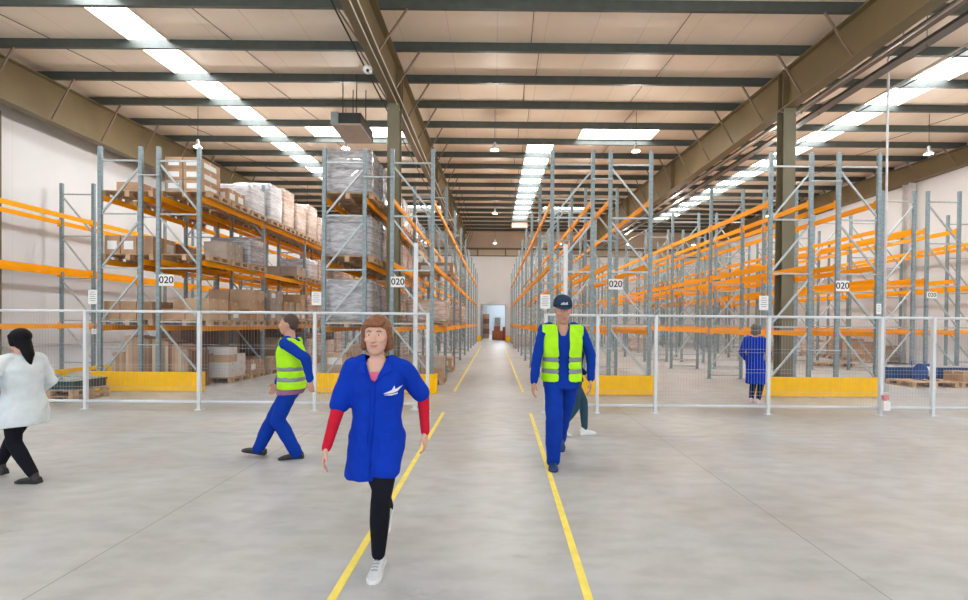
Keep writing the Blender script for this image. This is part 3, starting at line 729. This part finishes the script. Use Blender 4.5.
far_box('crate', 'orange-brown crate just beyond the far doorway, on the floor', .25, 40.6, 0, 1.0, .9, .85, OB, 'crate')
far_box('crate', 'smaller orange-brown crate on top beyond the far doorway', .2, 40.6, .85, .6, .6, .4, OB, 'crate')
far_box('crate', 'red crate at the right edge of the far doorway', .95, 39.6, 0, .5, .6, 1.2, mat('crate_red', (.42,.06,.03), .6), 'crate')
far_box('white_board', 'white board standing on the crates beyond the far doorway', .25, 40.6, 1.25, .55, .06, .8, WHITEP, 'board')
for i in range(5): far_box('carton', 'dark carton in the stack left beyond the far doorway, %s from the floor' % ORD[i], -.85, 44+.02*i, .485*i, .6, .8, .48, CARTONS[3 if i % 2 else 0], 'carton')

# ------------------------------------------------------------------ people
def skinm(name, col): return mat(name, col, .5, var=.05, scale=12)
SKIN = skinm('skin_fair', (.62, .36, .27)); SKIN2 = skinm('skin_ruddy', (.55, .29, .21))
def cloth(name, col): m = mat(name, col, .85, var=.08, scale=10, bump=.25, bscale=14); m.node_tree.nodes['Principled BSDF'].inputs['Specular IOR Level'].default_value = .15; return m
ROYAL = cloth('royal_blue_cloth', (.002, .035, .40)); NAVY = cloth('navy_cloth', (.004, .012, .07)); ROYAL2 = cloth('royal_blue_workwear', (.003, .038, .33))
REDC = cloth('red_sleeve_cloth', (.55, .012, .035)); LEG = cloth('black_legging', (.008, .008, .014)); COATW = cloth('white_coat_cloth', (.66, .72, .76))
JEAN = cloth('dark_teal_denim', (.03, .075, .11)); HIVIS = cloth('hi_vis_yellow_green', (.42, .85, .02)); STRIPE = mat('reflective_grey', (.22, .25, .27), .35, .2)
PINK = cloth('pink_shirt', (.60, .12, .22)); HAIRR = mat('hair_auburn', (.20, .075, .03), .6, var=.25, scale=40, bump=.3, bscale=90); HAIRB = mat('hair_black', (.004, .004, .006), .6, var=.2, scale=40, bump=.3, bscale=90); HAIRB.node_tree.nodes['Principled BSDF'].inputs['Specular IOR Level'].default_value = .15
HAIRG = mat('hair_grey_brown', (.12, .10, .09), .6, var=.2, scale=40); HAIRD = mat('hair_dark_brown', (.06, .035, .025), .6, var=.2, scale=40)
SHOEW = mat('shoe_light_grey', (.55, .57, .60), .6, var=.1); SOLEW = mat('shoe_sole_white', (.75, .75, .75), .6); SHOEB = mat('shoe_black', (.01, .01, .012), .5); SHOEP = mat('shoe_pale_pink', (.66, .52, .55), .6); SHOEN = mat('shoe_dark_blue', (.01, .035, .13), .5)
CAPM = cloth('cap_navy', (.022, .045, .09)); EYEW = mat('eye_white', (.7, .68, .65), .3); IRIS = mat('eye_iris', (.05, .04, .03), .3); LIP = mat('lips', (.50, .17, .15), .5); BROW = mat('eyebrow', (.12, .06, .035), .7)

def remesh(mb, voxel, smooth_it=3, wrinkle=0, wseed=0):
    me = mb.mesh('tmp', SKIN)
    o = bpy.data.objects.new('tmp', me); C.objects.link(o)
    m = o.modifiers.new('r', 'REMESH'); m.mode = 'VOXEL'; m.voxel_size = voxel
    if smooth_it:
        s = o.modifiers.new('s', 'SMOOTH'); s.factor = .5; s.iterations = smooth_it
    bpy.context.view_layer.update()
    r = bpy.data.meshes.new_from_object(o.evaluated_get(bpy.context.evaluated_depsgraph_get()))
    bpy.data.objects.remove(o)
    if wrinkle:
        ns = [v.normal.copy() for v in r.vertices]
        for v, n in zip(r.vertices, ns):
            p = v.co
            k = noise.noise(Vector((p.x*7+wseed, p.y*7, p.z*4))) + .6*noise.noise(Vector((p.x*12+p.z*9+wseed, p.y*10, p.z*11)))
            v.co = p + n*k*wrinkle
    r.polygons.foreach_set('use_smooth', [True]*len(r.polygons))
    return r
def setmat(me, *ms):
    me.materials.clear()
    for m in ms: me.materials.append(m)
    me.polygons.foreach_set('material_index', [0]*len(me.polygons)); return me
def split(me, pred):
    """faces for which pred(center, normal) go to a second mesh"""
    out = []
    for want in (False, True):
        bm = bmesh.new(); bm.from_mesh(me)
        kill = [f for f in bm.faces if bool(pred(f.calc_center_median(), f.normal)) != want]
        bmesh.ops.delete(bm, geom=kill, context='FACES')
        for _ in range(6):
            new = {}
            for v in bm.verts:
                nb_ = [e.other_vert(v).co for e in v.link_edges if e.is_boundary]
                if len(nb_) == 2: new[v] = v.co*.4+(nb_[0]+nb_[1])*.3
            for v, c_ in new.items(): v.co = c_
        m = me.copy(); bm.to_mesh(m); bm.free(); out.append(m)
    return out
def inflate(me, d):
    ns = [v.normal.copy() for v in me.vertices]
    for v, n in zip(me.vertices, ns): v.co = v.co+n*d
    return me
def solidify(me, t):
    bm = bmesh.new(); bm.from_mesh(me); bmesh.ops.solidify(bm, geom=bm.faces[:], thickness=t); bm.to_mesh(me); bm.free(); return me
def ik(a, b, l1, l2, hint):
    a = Vector(a); b = Vector(b); d = b-a; L = min(d.length, (l1+l2)*.999); dn = d.normalized()
    b = a+dn*L
    c = (l1*l1-l2*l2+L*L)/(2*L); h = math.sqrt(max(l1*l1-c*c, 0))
    hv = Vector(hint); hv = (hv-dn*hv.dot(dn)).normalized()
    return a+dn*c+hv*h, b
def ringz(cx, cy, rx, ry, z, n=28, p=2.3):
    out = []
    for k in range(n):
        a = 2*PI*k/n; c, s_ = math.cos(a), math.sin(a)
        out.append((cx+rx*math.copysign(abs(c)**(2/p), c), cy+ry*math.copysign(abs(s_)**(2/p), s_), z))
    return out
def hand(mb, W, d, n, t, s=1.0, curl=.45, thumb=True):
    W = Vector(W); d = d.normalized(); n = (n-d*n.dot(d)).normalized(); t = (t-d*t.dot(d)-n*t.dot(n)).normalized()
    offs = ((.030, .076, .0085), (.010, .084, .009), (-.010, .078, .0085), (-.029, .061, .0075))
    for o, L, r in offs:
        k = W+(d*.088+t*o)*s
        mb.caps(W+t*o*.6*s+d*.01, k, .0155*s, .0125*s, 8)
        a = k; ang = curl*.5
        for seg, fr in enumerate((.45, .32, .25)):
            dd = d*math.cos(ang)+n*math.sin(ang); b = a+dd*L*fr*s
            mb.caps(a, b, r*s*(1-.08*seg), r*s*(.94-.08*seg), 8); a = b; ang += curl
    a = W+(d*.02+t*.022)*s; b = a+(d*.55+t*.6+n*.25).normalized()*.045*s; c = b+(d*.85+t*.3+n*.35).normalized()*.042*s
    mb.caps(a, b, .015*s, .0115*s, 8); mb.caps(b, c, .011*s, .009*s, 8)

def person(P):
    """local frame: faces -Y; z=0 floor. P holds proportions, foot and hand targets, clothes."""
    H = P['H']; k = H/1.72; r = empty('person', P['loc'], P.get('rz', 0)); tag(r, P['label'], 'person')
    vx = P.get('voxel', .009)
    pel = Vector(P.get('pelvis', (0, 0, .53*H))); lean = P.get('lean', 0); leanx = P.get('leanx', 0)
    def up(h, x=0, y=0): # point on the leaning trunk, h metres above the pelvis
        return pel+Vector((x+h*math.sin(leanx), y-h*math.sin(lean), h*math.cos(lean)))
    fem = P.get('female', False)
    sw = (.172 if fem else .195)*k; hw = (.090 if fem else .088)*k
    sh = (.278 if fem else .284)*H; nk = .335*H
    S = {s: up(sh-.0*k, s*sw) for s in (-1, 1)}; HP = {s: pel+Vector((s*hw, 0, -.01)) for s in (-1, 1)}
    A = {}; K = {}; E = {}; Wr = {}
    for s in (-1, 1):
        f = P['feet'][s]; A[s] = Vector((f[0], f[1], f[2]+.085*k))
        K[s], A[s] = ik(HP[s], A[s], .245*H, .243*H, P.get('kneehint', {}).get(s, (0, -1, .15)))
        w_ = P['hands'][s]; E[s], Wr[s] = ik(S[s], w_, .172*H, .150*H, P.get('elbowhint', {}).get(s, (s*.5, .8, 0)))
    nb = up(nk-.02*k); hc = up(nk+.115*k, P.get('hx', 0), -.02*k+P.get('hy', 0))   # head centre
    # ---- body
    mb = MB()
    mb.loft([ringz(*up(h*k)[:2], rx*k, ry*k, up(h*k).z) for h, rx, ry in ((-.10, .10, .08), (-.05, .155, .105), (.03, .16, .108), (.13, .13, .095), (.25, .145, .10), (.38, .150, .10), (.44, .14, .085), (.49, .10, .07), (.54, .056, .052))])
    for s in (-1, 1):
        mb.caps(S[s]-Vector((s*.05,0,.0)), S[s], .055*k, .052*k); mb.caps(S[s], E[s], .048*k, .038*k); mb.caps(E[s], Wr[s], .038*k, .025*k)
        mb.caps(HP[s], K[s], .080*k, .052*k); mb.caps(K[s], K[s].lerp(A[s], .35), .052*k, .053*k); mb.caps(K[s].lerp(A[s], .35), A[s], .050*k, .033*k)
        d = (Wr[s]-E[s]).normalized(); d = (d+Vector(P.get('handdir', {}).get(s, (0, 0, -.35)))).normalized()
        hand(mb, Wr[s], d, Vector((-s, .2, 0)), Vector((0, -1, 0)), .98*k*P.get('hs', 1))
    mb.caps(nb-Vector((0,0,.03*k)), hc-Vector((0, -.015*k, .05*k)), .058*k if not fem else .05*k, .052*k if not fem else .045*k)
    hy = P.get('headyaw', 0); hp = P.get('headpitch', 0)
    HM = Matrix.Translation(hc) @ Matrix.Rotation(hy, 4, 'Z') @ Matrix.Rotation(hp, 4, 'X')
    hb = MB(); q = k*.97*P.get('hscale', 1)
    hb.ell((0, .018*q, .035*q), (.077*q, .094*q, .088*q), 18)
    hb.loft([ringz(0, y*q, a*q, b*q, z*q, 20, 2.2) for z, y, a, b in ((-.118, -.045, .022, .018), (-.110, -.042, .036, .034), (-.085, -.026, .054, .056), (-.05, -.012, .064, .075), (.0, -.008, .071, .084), (.04, .0, .072, .085), (.06, .0, .06, .07))])
    hb.caps((0, -.090*q, .012*q), (0, -.106*q, -.026*q), .009*q, .014*q, 10); hb.ell((.012*q, -.100*q, -.031*q), (.009*q,)*3, 8); hb.ell((-.012*q, -.100*q, -.031*q), (.009*q,)*3, 8)
    hb.caps((-.03*q, -.080*q, .030*q), (.03*q, -.080*q, .030*q), .010*q, .010*q, 8)
    hb.caps((-.018*q, -.084*q, -.060*q), (.018*q, -.084*q, -.060*q), .010*q, .010*q, 8)
    for s in (-1, 1):
        hb.ell((s*.044*q, -.062*q, -.022*q), (.022*q, .022*q, .02*q), 10)
        hb.ell((s*.076*q, .010*q, -.002*q), (.010*q, .020*q, .032*q), 10)
    mb.add([HM @ Vector(v) for v in hb.v], hb.f)
    body = remesh(mb, vx, 2); setmat(body, P.get('skin', SKIN)); link('body', body, r)
    def hpart(name, m_, mbh, sm=True):
        me = mbh.mesh(name, m_, sm); me.transform(HM); return link(name, me, r)
    for s in (-1, 1):
        e = hpart('eye', EYEW, MB().ell((s*.031*q, -.0785*q, .010*q), (.0125*q, .0085*q, .0052*q), 10))
        e2 = MB().ell((s*.031*q, -.0850*q, .010*q), (.0052*q, .0035*q, .0048*q), 8).mesh('iris', IRIS, True); e2.transform(HM); link('iris', e2, e)
        hpart('eyebrow', P.get('browm', BROW), MB().tube([(s*.016*q, -.0905*q, .030*q), (s*.031*q, -.0890*q, .036*q), (s*.048*q, -.076*q, .030*q)], [.003*q, .0038*q, .002*q], 6))
    hpart('lips', LIP, MB().tube([(-.026*q, -.0865*q, -.053*q), (-.012*q, -.0945*q, -.058*q), (0, -.0955*q, -.060*q), (.012*q, -.0945*q, -.058*q), (.026*q, -.0865*q, -.053*q)], [.002*q, .005*q, .0055*q, .005*q, .002*q], 6))
    # ---- hair
    hs = P['hair']; hm = P['hairm']; hh = MB()
    if hs == 'short':
        hh.ell((0, .028*q, .048*q), (.083*q, .094*q, .088*q), 18); hh.ell((0, .06*q, -.005*q), (.070*q, .055*q, .06*q), 14)
        me = remesh(hh, .009, 2, .002); me = split(me, lambda c, n: (c.y < -.052*q and c.z < .075*q) or (abs(c.x) > .06*q and c.y < .0 and c.z < .02*q))[0]
    elif hs == 'bob':
        hh.ell((0, .034*q, .048*q), (.092*q, .104*q, .095*q), 18); hh.ell((0, .055*q, -.04*q), (.088*q, .070*q, .085*q), 16)
        for s in (-1, 1): hh.caps((s*.076*q, -.002*q, .05*q), (s*.086*q, .018*q, -.075*q), .024*q, .021*q, 12)
        for i in range(7):
            x = (-.05+.0165*i)*q; hh.caps((x, -.050*q, .100*q), (x-.014*q, -.082*q, .070*q), .017*q, .009*q, 8)
        me = remesh(hh, .008, 1, .004, 3)
    else:  # long
        hh.ell((0, .028*q, .046*q), (.091*q, .104*q, .094*q), 18); hh.ell((0, .06*q, -.03*q), (.080*q, .062*q, .08*q), 14)
        hh.caps((0, .08*q, -.02*q), (.0, .135*q, -.16*q), .058*q, .05*q, 12, sx=1.1); hh.caps((0, .135*q, -.16*q), (.0, .15*q, -.27*q), .05*q, .022*q, 12)
        for s in (-1, 1): hh.caps((s*.074*q, -.01*q, .05*q), (s*.076*q, .02*q, -.05*q), .026*q, .02*q, 12)
        me = remesh(hh, .009, 1, .004, 5)
    setmat(me, hm); me.transform(HM); link('hair', me, r)
    if P.get('cap'):
        cb = MB(); cb.loft([ringz(0, (.020+o)*q, a*q, b*q, z*q, 28, 2.1) for z, a, b, o in ((.035, .092, .108, 0), (.06, .094, .110, 0), (.09, .089, .104, .002), (.12, .073, .086, .006), (.140, .045, .054, .008), (.150, .012, .014, .008))])
        c = hpart('cap', CAPM, cb)
        pk = MB(); rings = []
        for i in range(13):
            a = PI*(i/12); x = -.078*math.cos(a); yy = -.062-.095*math.sin(a)
            rings.append([(x*q, (-.060 if abs(x) < .07 else -.045)*q, .050*q), (x*q, yy*q, (.040-.012*math.sin(a)+.012)*q), (x*q, yy*q, (.034-.012*math.sin(a)+.012)*q), (x*q, (-.060 if abs(x) < .07 else -.045)*q, .044*q)])
        pk.loft(rings); me = pk.mesh('peak', CAPM, True); me.transform(HM); link('peak', me, c)
        lg = MB()
        for i in range(6): lg.box((-.030+.0105*i)*q, (-.0225+.0105*i)*q, -.094*q, -.087*q, .076*q, (.084+.004*(i % 3))*q)
        lg.box(-.034*q, .034*q, -.095*q, -.087*q, .069*q, .0725*q)
        me = lg.mesh('cap_mark', WHITEP); me.transform(HM); link('cap_mark', me, c)
    # ---- shoes
    for s in (-1, 1):
        f = P['feet'][s]; yaw = f[3] if len(f) > 3 else 0; pitch = f[4] if len(f) > 4 else 0
        L = .27*k; sl = []; up_ = []
        prof = ((-.30, .028, .055), (-.27, .036, .075), (-.12, .038, .088), (.08, .036, .075), (.30, .043, .060), (.50, .046, .048), (.62, .036, .036), (.69, .016, .022))
        for fr, hw_, hh_ in prof:
            y = -fr*L
            up_.append([(x*hw_*k, y, z*k) for x, z in ((-1, .016), (-1, .5*hh_), (-.75, hh_*.85), (0, hh_), (.75, hh_*.85), (1, .5*hh_), (1, .016))])
            sl.append([(x*(hw_+.003)*k, y*1.02, z*k) for x, z in ((-1, .001), (-1, .022), (1, .022), (1, .001))])
        M = Matrix.Translation(Vector((A[s].x, A[s].y, A[s].z-.085*k))) @ Matrix.Rotation(yaw, 4, 'Z') @ Matrix.Translation((0, -.10*k if pitch > 0 else 0, 0)) @ Matrix.Rotation(pitch, 4, 'X') @ Matrix.Translation((0, .10*k if pitch > 0 else 0, 0))
        sb = MB().loft(up_); sb.caps((0, .02*k, .05*k), (0, .015*k, .095*k), .042*k, .038*k, 12)
        me = remesh(sb, .008, 2); setmat(me, P['shoem']); me.transform(M); so = link('shoe', me, r)
        me = MB().loft(sl).mesh('sole', P.get('solem', P['shoem'])); me.transform(M); link('sole', me, so)
        if P.get('laces'):
            lm = MB()
            for i in range(4): lm.tube([(-.020*k, -(.06+.022*i)*k, (.086-.009*i)*k), (0, -(.066+.022*i)*k, (.094-.009*i)*k), (.020*k, -(.06+.022*i)*k, (.086-.009*i)*k)], .0028, 6)
            me = lm.mesh('laces', GREYINK); me.transform(M); link('laces', me, so)
    # ---- trousers
    tb = MB(); wide = P.get('wide', 1.0)
    tb.loft([ringz(*up(h*k)[:2], rx*k, ry*k, up(h*k).z) for h, rx, ry in ((-.11, .12, .095), (-.05, .172, .122), (.03, .172, .122), (.10, .155, .112), (.12, .15, .11))])
    for s in (-1, 1):
        hem = A[s]+Vector((0, .0, -.02*k if wide > 1 else .02*k))
        tb.caps(HP[s], K[s], .094*k*(1+.5*(wide-1)), .066*k*wide); tb.caps(K[s], K[s].lerp(A[s], .35), .066*k*wide, .066*k*wide); tb.caps(K[s].lerp(A[s], .35), hem, .066*k*wide, .048*k*wide*(1.12 if wide > 1.1 else 1))
    me = remesh(tb, .010, 3, .011 if wide > 1.05 else .002, 1.3); setmat(me, P['legm']); link(P.get('legname', 'trousers'), me, r)
    if P.get('belt'):
        me2 = split(me, lambda c, n: pel.z-.10 < c.z < pel.z-.045)[1]; inflate(me2, .012); link('belt_band', setmat(me2, P['belt']), r)
    # ---- top / coat
    cb = MB(); ct = P['top']; hz = P['hem']      # hem height above floor
    fl = P.get('flare', 1.0); fat = P.get('fat', 1.0)
    rows = []
    base = ((.03, .178, .128), (.13, .158, .120), (.25, .168, .128), (.37, .172, .126), (.43, .162, .108), (.48, .120, .088), (.525, .082, .072), (.545, .066, .064))
    hh_ = hz-pel.z
    if hh_ < 0:
        n = 5
        for i in range(n):
            t_ = i/n; z = hh_*(1-t_)
            wv = 1+(fl-1)*(1-t_)
            ax = pel+Vector((P.get('hemx', 0)*(1-t_), P.get('hemy', 0)*(1-t_), z)); rows.append(ringz(ax.x, ax.y, .185*k*wv*fat, .145*k*wv*fat, ax.z, 28, 2.2))
    for h, rx, ry in base: rows.append(ringz(*up(h*k)[:2], rx*k*fat, ry*k*fat, up(h*k).z, 28))
    cb.loft(rows)
    if P.get('hem', 1) < pel.z-.1:
        for s in (-1, 1):
            t_ = min(1, (HP[s].z-hz-.07)/max(.05, HP[s].z-K[s].z)); cb.caps(HP[s], HP[s].lerp(K[s], t_), .112*k, .100*k)
    sr = P.get('sleeve_r', 1.0)
    for s in (-1, 1):
        cb.caps(S[s]-Vector((s*.07, 0, -.022)), S[s]+Vector((0,0,-.012)), .062*k, .062*k); 
        if P.get('sleeve', 1) >= 1:
            cb.caps(S[s], E[s], .062*k*sr, .054*k*sr); cb.caps(E[s], Wr[s].lerp(E[s], .08), .054*k*sr, .042*k*sr)
        else: cb.caps(S[s], E[s].lerp(S[s], .12), .060*k*sr, .066*k*sr)
    if P.get('female'):
        for s in (-1, 1): c = up(.345*k, s*.062*k, -.070*k); cb.ell(tuple(c), (.092*k*fat, .066*k*fat, .10*k), 14)
    me = remesh(cb, .010, 4, P.get('wrinkle', .010), P.get('seed', 0))
    def vneck(c, n):
        z0 = up(.385*k).z; z1 = up(.55*k).z
        if c.z < z0 or c.y > pel.y or n.y > .2: return False
        t_ = (c.z-z0)/(z1-z0); return abs(c.x-up(.45*k).x) < .010+.066*k*t_
    if P.get('vneck') == 'open':
        me = split(me, lambda c, n: vneck(c, n) and c.z > up(.43*k).z)[0]
    elif P.get('vneck'):
        me, v = split(me, vneck); v = split(v, lambda c, n: c.z < up(.455*k).z)[1]; inflate(v, -.006); link('undershirt', setmat(v, P['vneck']), r)
    setmat(me, P['topm']); coat = link(ct, me, r)
    bv = BVHTree.FromPolygons([v.co.copy() for v in me.vertices], [tuple(p.vertices) for p in me.polygons])
    def decal(name, polys, m_, parent, off=.004, sub=3, inset=.02):
        bm = bmesh.new()
        for poly in polys:
            vs = [bm.verts.new((x, 0, z)) for x, z in poly]; bm.faces.new(vs)
        bmesh.ops.triangulate(bm, faces=bm.faces[:]); bmesh.ops.subdivide_edges(bm, edges=bm.edges[:], cuts=sub)
        for v in bm.verts:
            h_ = bv.ray_cast(Vector((v.co.x, -2, v.co.z)), Vector((0, 1, 0)))
            v.co.y = (h_[0].y-off) if h_[0] is not None and h_[0].y < .1 else -.12
        me_ = bpy.data.meshes.new(name); bm.to_mesh(me_); bm.free(); me_.materials.append(m_); solidify(me_, .003); return link(name, me_, parent)
    if P.get('collar'):
        cz = up(.50*k).z; cx = up(.5*k).x
        for s in (-1, 1):
            decal('collar', [[(cx+s*.060*k, cz+.030*k), (cx+s*.004*k, cz-.125*k), (cx+s*.062*k, cz-.060*k), (cx+s*.088*k, cz-.058*k), (cx+s*.122*k, cz-.038*k), (cx+s*.100*k, cz+.01*k)]], P['topm'], coat, .012)
    if P.get('front_opening'):
        cx = up(.3*k).x; decal('front_placket', [[(cx-.012, up(.36*k).z), (cx+.012, up(.36*k).z), (cx+.010+P['hemx'], hz+.03), (cx-.014+P['hemx'], hz+.03)]], P['topm'], coat, .006, 5)
    if P.get('pockets'):
        for s in (-1, 1): x = pel.x+s*.095*k; z = pel.z-.02; decal('pocket', [[(x-.055, z-.07), (x+.055, z-.07), (x+.055, z+.07), (x-.055, z+.07)]], P['topm'], coat, .007, 4)
    if P.get('logo'):
        lx, lz = P['logo']
        def wing(pts, s_=1): return [(lx+x*s_, lz+z*s_) for x, z in pts]
        decal('logo', [wing([(-.052, -.018), (-.02, -.004), (.0, .006), (.012, .030), (.018, .008), (.052, .024), (.030, -.004), (.012, -.012), (-.01, -.016)]),
                       wing([(-.050, -.026), (-.01, -.022), (.03, -.016), (.028, -.022), (-.008, -.029)])], WHITEP, coat, .004, 4)
    if P.get('undersleeve'):
        for s in (-1, 1):
            sm = MB().caps(E[s].lerp(S[s], .25), E[s], .052*k, .047*k, 14); sm.caps(E[s], Wr[s], .047*k, .032*k, 14)
            link('undersleeve', setmat(remesh(sm, .009, 2, .003), P['undersleeve']), r)
    if P.get('cuffs'):
        for s in (-1, 1): MB().caps(Wr[s].lerp(E[s], .12), Wr[s].lerp(E[s], .03), .040*k, .036*k, 14).build('cuff', P['topm'], coat, smooth=True)
    # ---- vest
    if P.get('vest'):
        vb = MB()
        vb.loft([ringz(*up(h*k)[:2], (rx+.026)*k*fat, (ry+.028)*k*fat, up(h*k).z, 32, 2.4) for h, rx, ry in ((-.05, .178, .125), (.03, .178, .125), (.13, .168, .120), (.25, .172, .125), (.37, .178, .122), (.42, .172, .106), (.465, .138, .09), (.505, .10, .076), (.535, .08, .066))])
        for s in (-1, 1): vb.caps(S[s]-Vector((s*.08, 0, -.035)), S[s]+Vector((s*-.005, 0, -.006)), .070*k, .072*k)
        vm = remesh(vb, .010, 3, .005, 9)
        cx = up(.3*k).x
        def keep(c, n):
            h_ = (c.z-pel.z)/k
            if h_ < -.04 or h_ > .545: return False
            if abs(c.x-cx) < .062*k and h_ > .50: return False
            if c.y < up(max(0, h_)*k).y-.02 and abs(c.x-up(h_*k).x) < (.035+.03*max(0, h_-.1))*k*P.get('vopen', 1): return False
            for s in (-1, 1):
                if s*(c.x-up(h_*k).x) > (.212 if h_ > .34 else 9)*k: return False
            return True
        vm = split(vm, keep)[1]
        def band(c, n):
            h_ = (c.z-pel.z)/k; return .045 < h_ < .09 or .165 < h_ < .21
        vm, sb_ = split(vm, band); solidify(vm, .004); solidify(sb_, .005)
        vo = link('safety_vest', setmat(vm, HIVIS), r); link('reflective_band', setmat(sb_, STRIPE), vo)
    return r

# 1 woman in blue work coat, walking towards the camera
person(dict(H=1.64, voxel=.0075, female=True, fat=1.04, hscale=1.09, loc=(-.775, 2.93, 0), rz=.05, lean=.03, label='woman in royal blue short-sleeved work coat and black leggings walking towards the camera', pelvis=(0, 0, .845),
    feet={1: (.030, -.09, 0, .0, 0), -1: (-.005, .46, .035, .0, .45)}, hands={-1: (-.285, -.15, .80), 1: (.305, .10, .84)}, elbowhint={-1: (-.7, 1, 0), 1: (.7, 1, 0)},
    hair='bob', hairm=HAIRR, shoem=SHOEW, solem=SOLEW, laces=True, legm=LEG, legname='leggings', top='work_coat', topm=ROYAL, hem=.58, hemx=-.03, flare=.97, sleeve=.78, sleeve_r=1.08,
    vneck=PINK, collar=True, front_opening=True, pockets=True, logo=(.118, 1.16), undersleeve=REDC, wrinkle=.012, skin=SKIN))
# 2 man with cap and hi-vis vest
person(dict(H=1.89, voxel=.008, loc=(.80, 5.06, 0), rz=0, lean=.02, label='man in navy cap, yellow-green safety vest and blue workwear walking in the aisle', pelvis=(-.03, 0, .985),
    feet={-1: (-.14, -.16, 0, -.1, 0), 1: (.02, .48, .04, .0, .5)}, hands={-1: (-.36, -.12, .92), 1: (.31, .02, .95)}, elbowhint={-1: (-1, .8, 0), 1: (1, .8, 0)}, hscale=1.1, headpitch=.20, hy=-.015, fat=1.05,
    hair='short', hairm=HAIRG, cap=True, shoem=SHOEN, legm=ROYAL2, wide=1.3, top='work_shirt', topm=ROYAL2, hem=.86, vneck='open', collar=True, vest=True, vopen=1.35, cuffs=True, seed=4, skin=SKIN2))
# 3 person half hidden behind the man
person(dict(H=1.62, female=True, loc=(1.12, 6.25, 0), rz=PI/2+.25, lean=.0, label='person mostly hidden behind the man in the cap, dark jeans and white shoe showing', pelvis=(0, 0, .83),
    feet={-1: (-.04, .22, .03, 0, .35), 1: (.04, -.20, 0, 0, 0)}, hands={-1: (-.17, .12, .80), 1: (.18, -.27, .86)},
    hair='bob', hairm=HAIRD, shoem=SOLEW, solem=SOLEW, legm=JEAN, top='jacket', topm=NAVY, hem=.78, seed=6))
# 4 man with hi-vis vest walking left
person(dict(H=1.72, loc=(-2.36, 5.16, 0), rz=-PI/2+.10, lean=.05, label='man in yellow-green safety vest and blue trousers walking left before the fence', pelvis=(0, 0, .86),
    feet={1: (.05, .06, 0, .25, 0), -1: (-.06, -.42, .0, 0, -.2)}, hands={-1: (-.20, -.25, .85), 1: (.22, .26, .93)}, elbowhint={-1: (-.3, 1, 0), 1: (.3, 1, 0)},
    hair='short', hairm=HAIRD, shoem=SHOEB, legm=ROYAL2, wide=1.25, top='work_shirt', topm=ROYAL2, hem=.835, vest=True, vopen=.6, belt=mat('belt_dusky', (.28, .11, .22), .7), seed=8, skin=SKIN2, cuffs=True))
# 5 woman in white coat at the left edge
person(dict(H=1.53, female=True, fat=1.12, loc=(-4.66, 4.36, 0), rz=-PI/2-.15, lean=.05, label='woman with long black hair in a white coat walking left at the photo edge', pelvis=(0, 0, .77),
    feet={1: (.05, .19, 0, .1, 0), -1: (-.05, -.36, .02, 0, -.1)}, hands={-1: (-.21, -.18, .80), 1: (.24, -.16, .86)},
    hair='long', hairm=HAIRB, shoem=SHOEB, legm=LEG, legname='leggings', top='white_coat', topm=COATW, hem=.56, flare=1.12, hemx=0, sleeve_r=1.02, seed=10, wrinkle=.012))
# 6 person in long blue coat behind the right fence
person(dict(H=1.62, female=True, fat=1.0, loc=(5.30, 8.95, 0), rz=PI/2+.7, lean=0, label='person in long dark blue coat standing behind the right fence', pelvis=(0, 0, .84),
    feet={1: (.07, -.02, 0, .15, 0), -1: (-.07, .02, 0, -.1, 0)}, hands={-1: (-.20, -.12, .85), 1: (.20, -.12, .85)},
    hair='bob', hairm=HAIRG, shoem=SHOEP, solem=SHOEP, legm=NAVY, top='long_coat', topm=ROYAL, hem=.40, flare=1.05, hemx=0, sleeve_r=1.1, seed=12))

# ------------------------------------------------------------------ light
W = bpy.data.worlds.new('world'); bpy.context.scene.world = W; W.use_nodes = True
bg = W.node_tree.nodes['Background']
nt = W.node_tree
tc = nt.nodes.new('ShaderNodeTexCoord'); sp = nt.nodes.new('ShaderNodeSeparateXYZ'); rp = nt.nodes.new('ShaderNodeValToRGB')
nt.links.new(tc.outputs['Generated'], sp.inputs[0]); nt.links.new(sp.outputs['Z'], rp.inputs['Fac'])
rp.color_ramp.elements[0].color = (.80, .82, .84, 1); rp.color_ramp.elements[1].color = (.85, .93, 1, 1)
nt.links.new(rp.outputs['Color'], bg.inputs['Color']); bg.inputs['Strength'].default_value = 1.6
def area(name, loc, rot, sx, sy, e, col):
    l = bpy.data.lights.new(name, 'AREA'); l.shape = 'RECTANGLE'; l.size = sx; l.size_y = sy; l.energy = e; l.color = col
    o = bpy.data.objects.new(name, l); C.objects.link(o); o.location = loc; o.rotation_euler = rot; return o
for y, ny in LY:
    for x, nx in LX:
        l = bpy.data.lights.new('lamp_light', 'POINT'); l.energy = 130; l.color = (1, .93, .84); l.shadow_soft_size = .12
        o = bpy.data.objects.new('lamp_light', l); C.objects.link(o); o.location = (x, y, 7.02)
sc = bpy.context.scene
sc.view_settings.view_transform = 'Standard'; sc.view_settings.look = 'None'; sc.view_settings.gamma = 1; sc.view_settings.use_curve_mapping = False
sc.view_settings.exposure = .46
sc.cycles.max_bounces = 7; sc.cycles.diffuse_bounces = 5; sc.cycles.glossy_bounces = 3; sc.cycles.transmission_bounces = 2
sc.cycles.use_denoising = True; sc.cycles.sample_clamp_indirect = 6; sc.cycles.caustics_reflective = False; sc.cycles.caustics_refractive = False
